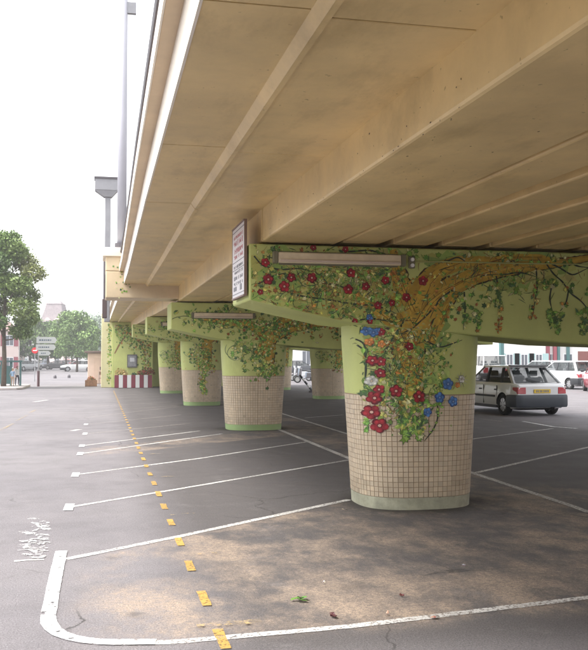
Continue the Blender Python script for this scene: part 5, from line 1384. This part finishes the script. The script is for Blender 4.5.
# teal shelter
YS = 51.0; x0 = atY(-8, 370, YS).x; x1 = atY(20.5, 370, YS).x; z1 = atY(10, 360.5, YS).z
t = thing('teal_shelter', 'low teal framed shelter behind the children at the left edge', 'shelter', ((x0 + x1) / 2, YS, .12)); hw = (x1 - x0) / 2; z1 -= .12
for xx in (-hw, -hw * .33, hw * .33, hw):
    bevel(MB().box(xx - .05, xx + .05, -.05, .05, 0, z1 - .1).build('post', M_teal, t), .01, 1)
bevel(MB().box(-hw - .1, hw + .1, -.15, .9, z1 - .098, z1).build('roof', M_teal, t), .01, 1)
MB().box(-hw + .052, -hw * .33 - .052, -.02, .02, .15, z1 - .3).build('panel', M_teal, t); MB().box(-hw * .33 + .052, hw * .33 - .052, -.02, .02, .1, z1 - .3).build('panel', M_teal, t)
# direction sign
p = G(38.3, 386.5); t = thing('direction_sign', 'pole with stacked white direction boards at the left of the street', 'road sign', (p.x, p.y, 0))
zt_ = atY(38, 336, p.y).z
MB().tube([(0, 0, 0), (0, 0, zt_)], .04, 10).build('pole', M_steel, t); MB().tube([(0, 0, 0), (0, 0, atY(38, 371, p.y).z)], .075, 10).build('pole_sleeve', mat('sleeve', (0.12, 0.06, 0.07), .6), t)
def zy(py): return atY(38, py, p.y).z
def xx_(px): return atY(px, 345, p.y).x - p.x
MS = mat('direction board', (0.55, 0.57, 0.58), .5)
for (y0, y1, l, r_) in ((337, 343.2, 36.5, 57), (344.4, 350, 36, 56), (351, 355.5, 38.6, 51)):
    q = MB(); zA, zB = zy(y1), zy(y0); xl_, xr_ = xx_(l), xx_(r_)
    q.loft([[(xl_, yq, zA), (xr_ - .12, yq, zA), (xr_, yq, (zA + zB) / 2), (xr_ - .12, yq, zB), (xl_, yq, zB)] for yq in (-.075, -.045)]); bd = fixn(q.build('direction_board', MS, t))
    q = MB()
    for r2 in (0.62,):
        xx = xl_ + .15
        while xx < xr_ - .35:
            wl = random.uniform(.05, .11); q.box(xx, xx + wl, -.079, -.0755, zA + (zB - zA) * .38, zA + (zB - zA) * r2); xx += wl + .035
    q.build('lettering', mat('sign letters', (0.1, 0.14, 0.2), .6), bd)
p = G(34.6, 381.5); t = thing('traffic_sign', 'round red and white traffic sign on a thin pole left of the direction boards', 'road sign', (p.x, p.y, 0))
zc_ = atY(33, 350.5, p.y).z; MB().tube([(0, 0, 0), (0, 0, zc_ + .2)], .03, 8).build('pole', M_steel, t)
MB().tube([(0, -.035, zc_), (0, -.055, zc_)], .22, 20).build('disc', mat('traffic red', (0.6, 0.03, 0.04), .5), t); MB().box(-.14, .14, -.06, -.0555, zc_ - .035, zc_ + .035).build('white_bar', M_white, t)
for lab, (px, py) in (('dark small bollard on the far street right of the direction sign', (55, 378.5)), ('dark small bollard on the far street below the white estate car', (69, 378))):
    p = G(px, py); o = MB(); o.tube([(0, 0, 0), (0, 0, .2), (0, 0, .28)], [.13, .12, .06], 12); o = o.build('street_bollard', M_darksteel, loc=(p.x, p.y, 0)); tag(o, lab, 'bollard', 'bollards on the street')

# ---------------------------------------------------------------- people
def person(label, X, Y, Z, rz, h, shirt, trousers, hair, pose=0.0):
    k = h / 1.7
    vs = [(0, 0, .92), (0, 0, 1.08), (0, 0, 1.30), (0, 0, 1.44), (0, .0, 1.50), (0, -.02, 1.58),
          (.10, 0, .88), (.12, -.03 - pose, .48), (.12, .02 - pose * 1.2, .08), (.13, -.12 - pose * 1.2, .04),
          (-.10, 0, .88), (-.12, -.02 + pose, .48), (-.12, .03 + pose * 1.5, .08), (-.13, -.11 + pose * 1.5, .04),
          (.19, 0, 1.40), (.25, .02 + pose, 1.13), (.25, -.1, .90), (.25, -.13, .82),
          (-.19, 0, 1.40), (-.25, .02 - pose, 1.13), (-.26, -.12, .92), (-.26, -.15, .84)]
    es = [(0, 1), (1, 2), (2, 3), (3, 4), (4, 5), (0, 6), (6, 7), (7, 8), (8, 9), (0, 10), (10, 11), (11, 12), (12, 13), (3, 14), (14, 15), (15, 16), (16, 17), (3, 18), (18, 19), (19, 20), (20, 21)]
    rad = [.14, .125, .15, .10, .052, .055, .10, .065, .042, .04, .10, .065, .042, .04, .06, .042, .032, .034, .06, .042, .032, .034]
    me = bpy.data.meshes.new('person'); me.from_pydata([tuple(c * k for c in v) for v in vs], es, [])
    o = bpy.data.objects.new('person', me); COL.objects.link(o)
    o.modifiers.new('skin', 'SKIN'); o.modifiers.new('s', 'SUBSURF').levels = 1
    for i, sv in enumerate(me.skin_vertices[0].data): sv.radius = (rad[i] * k, rad[i] * k * (.8 if i < 4 else 1)); sv.use_root = (i == 0)
    bpy.context.view_layer.update()
    dg = bpy.context.evaluated_depsgraph_get(); m2 = bpy.data.meshes.new_from_object(o.evaluated_get(dg)); o.modifiers.clear()
    skin = mat('skin', (0.50, 0.30, 0.21), .6)
    bm = bmesh.new(); bm.from_mesh(m2)
    hd_ = bmesh.ops.create_uvsphere(bm, u_segments=14, v_segments=10, radius=1)
    for v in hd_['verts']: v.co = Vector((v.co.x * .078 * k, v.co.y * .095 * k - .02 * k, v.co.z * .118 * k + 1.63 * k))
    nz_ = bmesh.ops.create_cone(bm, segments=6, radius1=.018 * k, radius2=.004, depth=.04 * k, cap_ends=True)
    for v in nz_['verts']: v.co = Vector((v.co.x, -v.co.z - .118 * k, v.co.y + 1.62 * k))
    bm.to_mesh(m2); bm.free(); o.data = m2
    for mm in (skin, mat('shirt ' + shirt[0], shirt[1], .85), mat('trousers ' + trousers[0], trousers[1], .85), M_trim): m2.materials.append(mm)
    for p in m2.polygons:
        z = p.center.z / k; ax = abs(p.center.x) / k; p.use_smooth = True
        p.material_index = 3 if z < .07 else (2 if z < .95 and ax < .235 else (1 if z < 1.46 and not (ax > .22 and z < 1.12) else 0))
    hm = MB(); n = 12; rings = []
    for j in range(6):
        a = j / 5 * PI * .55; rings.append([(math.cos(2 * PI * i / n) * math.sin(a) * .086 * k, math.sin(2 * PI * i / n) * math.sin(a) * .10 * k - .008 * k, (1.635 + math.cos(a) * .128) * k - (.05 * k * (1 if math.sin(2 * PI * i / n) > 0 else 0)) * (j / 5)) for i in range(n)])
    hm.loft(rings, cap=False); ho = hm.build('hair', mat('hair ' + hair[0], hair[1], .8), o, smooth=True)
    o.location = (X, Y, Z); o.rotation_euler = (0, 0, rz)
    tag(o, label, 'person'); return o
p = G(17, 387.6)
person('child in white top and dark trousers standing in front of the shelter', p.x, p.y, .12, R(30), 1.05, ('white', (0.75, 0.75, 0.75)), ('dark', (0.04, 0.04, 0.06)), ('brown', (0.08, 0.05, 0.03)), .04)
p = G(1.8, 387.5)
person('child in light blue trousers and brown top at the left edge', p.x, p.y, .12, R(-150), 1.35, ('brown', (0.3, 0.14, 0.1)), ('blue', (0.25, 0.32, 0.45)), ('dark', (0.05, 0.03, 0.02)), .08)
p = G(10, 388.5)
person('small child in blue top and tan trousers standing next to the tree trunk', p.x + .15, p.y - .2, .12, R(160), .95, ('blue', (0.22, 0.32, 0.45)), ('tan', (0.30, 0.22, 0.16)), ('fair', (0.3, 0.2, 0.1)), .02)

# ---------------------------------------------------------------- litter on the ground
def litter(label, px, py, r, c, cat='litter', n=6, seed=1):
    random.seed(seed); p = G(px, py); m = MB()
    for k in range(n):
        a = random.uniform(0, 6.28); d = r * random.uniform(0, 1); s0 = r * random.uniform(.4, .8); e = random.uniform(0, 6)
        m.face([(math.cos(a) * d + math.cos(e + q) * s0, math.sin(a) * d + math.sin(e + q) * s0 * .6, .008 + random.uniform(0, .02)) for q in (0, 1.4, 3.0, 4.5)], tuple(x * random.uniform(.8, 1.2) for x in c))
    o = m.build('litter_scrap', M_paint, colors=True, loc=(p.x, p.y, 0)); tag(o, label, cat); return o
litter('small fresh green leaves lying on the sandy asphalt in front', 300, 601.5, .05, (0.1, 0.2, 0.04), 'leaves', 9, 3)
litter('white paper scrap lying on the asphalt below the nearest pier', 464, 568, .035, (0.75, 0.75, 0.75), n=2, seed=4)
litter('tiny white scrap left of the nearest pier on the asphalt', 324, 584, .015, (0.75, 0.75, 0.75), n=2, seed=5)
litter('dark reddish petals scattered near the front white line', 333, 618, .03, (0.10, 0.03, 0.03), 'petals', 10, 6)
litter('pinkish leaf scrap lying on the front white line', 434, 619.5, .035, (0.5, 0.25, 0.2), n=3, seed=7)
litter('pale brown leaf left of the pink scrap near the front line', 388, 616, .025, (0.45, 0.28, 0.2), n=2, seed=8)
litter('red petals lying on the asphalt in front of the nearest pier', 402, 597, .02, (0.12, 0.03, 0.03), 'petals', 6, 9)
litter('small dry leaf by the foot of the nearest pier', 344, 511, .03, (0.5, 0.45, 0.35), n=2, seed=10)

# ---------------------------------------------------------------- air over the far street
hz = MB(); hz.box(-330, 330, -50, 420, -1.0, 24); ho = hz.build('haze', [])
hm = bpy.data.materials.new('haze'); hm.use_nodes = True; hn = hm.node_tree; hn.nodes.clear()
pv = hn.nodes.new('ShaderNodeVolumePrincipled'); pv.inputs['Color'].default_value = (0.95, 0.95, 0.97, 1); pv.inputs['Density'].default_value = 0.0013; pv.inputs['Anisotropy'].default_value = 0.2
mo = hn.nodes.new('ShaderNodeOutputMaterial'); hn.links.new(pv.outputs[0], mo.inputs['Volume'])
ho.data.materials.append(hm); stuff(ho)
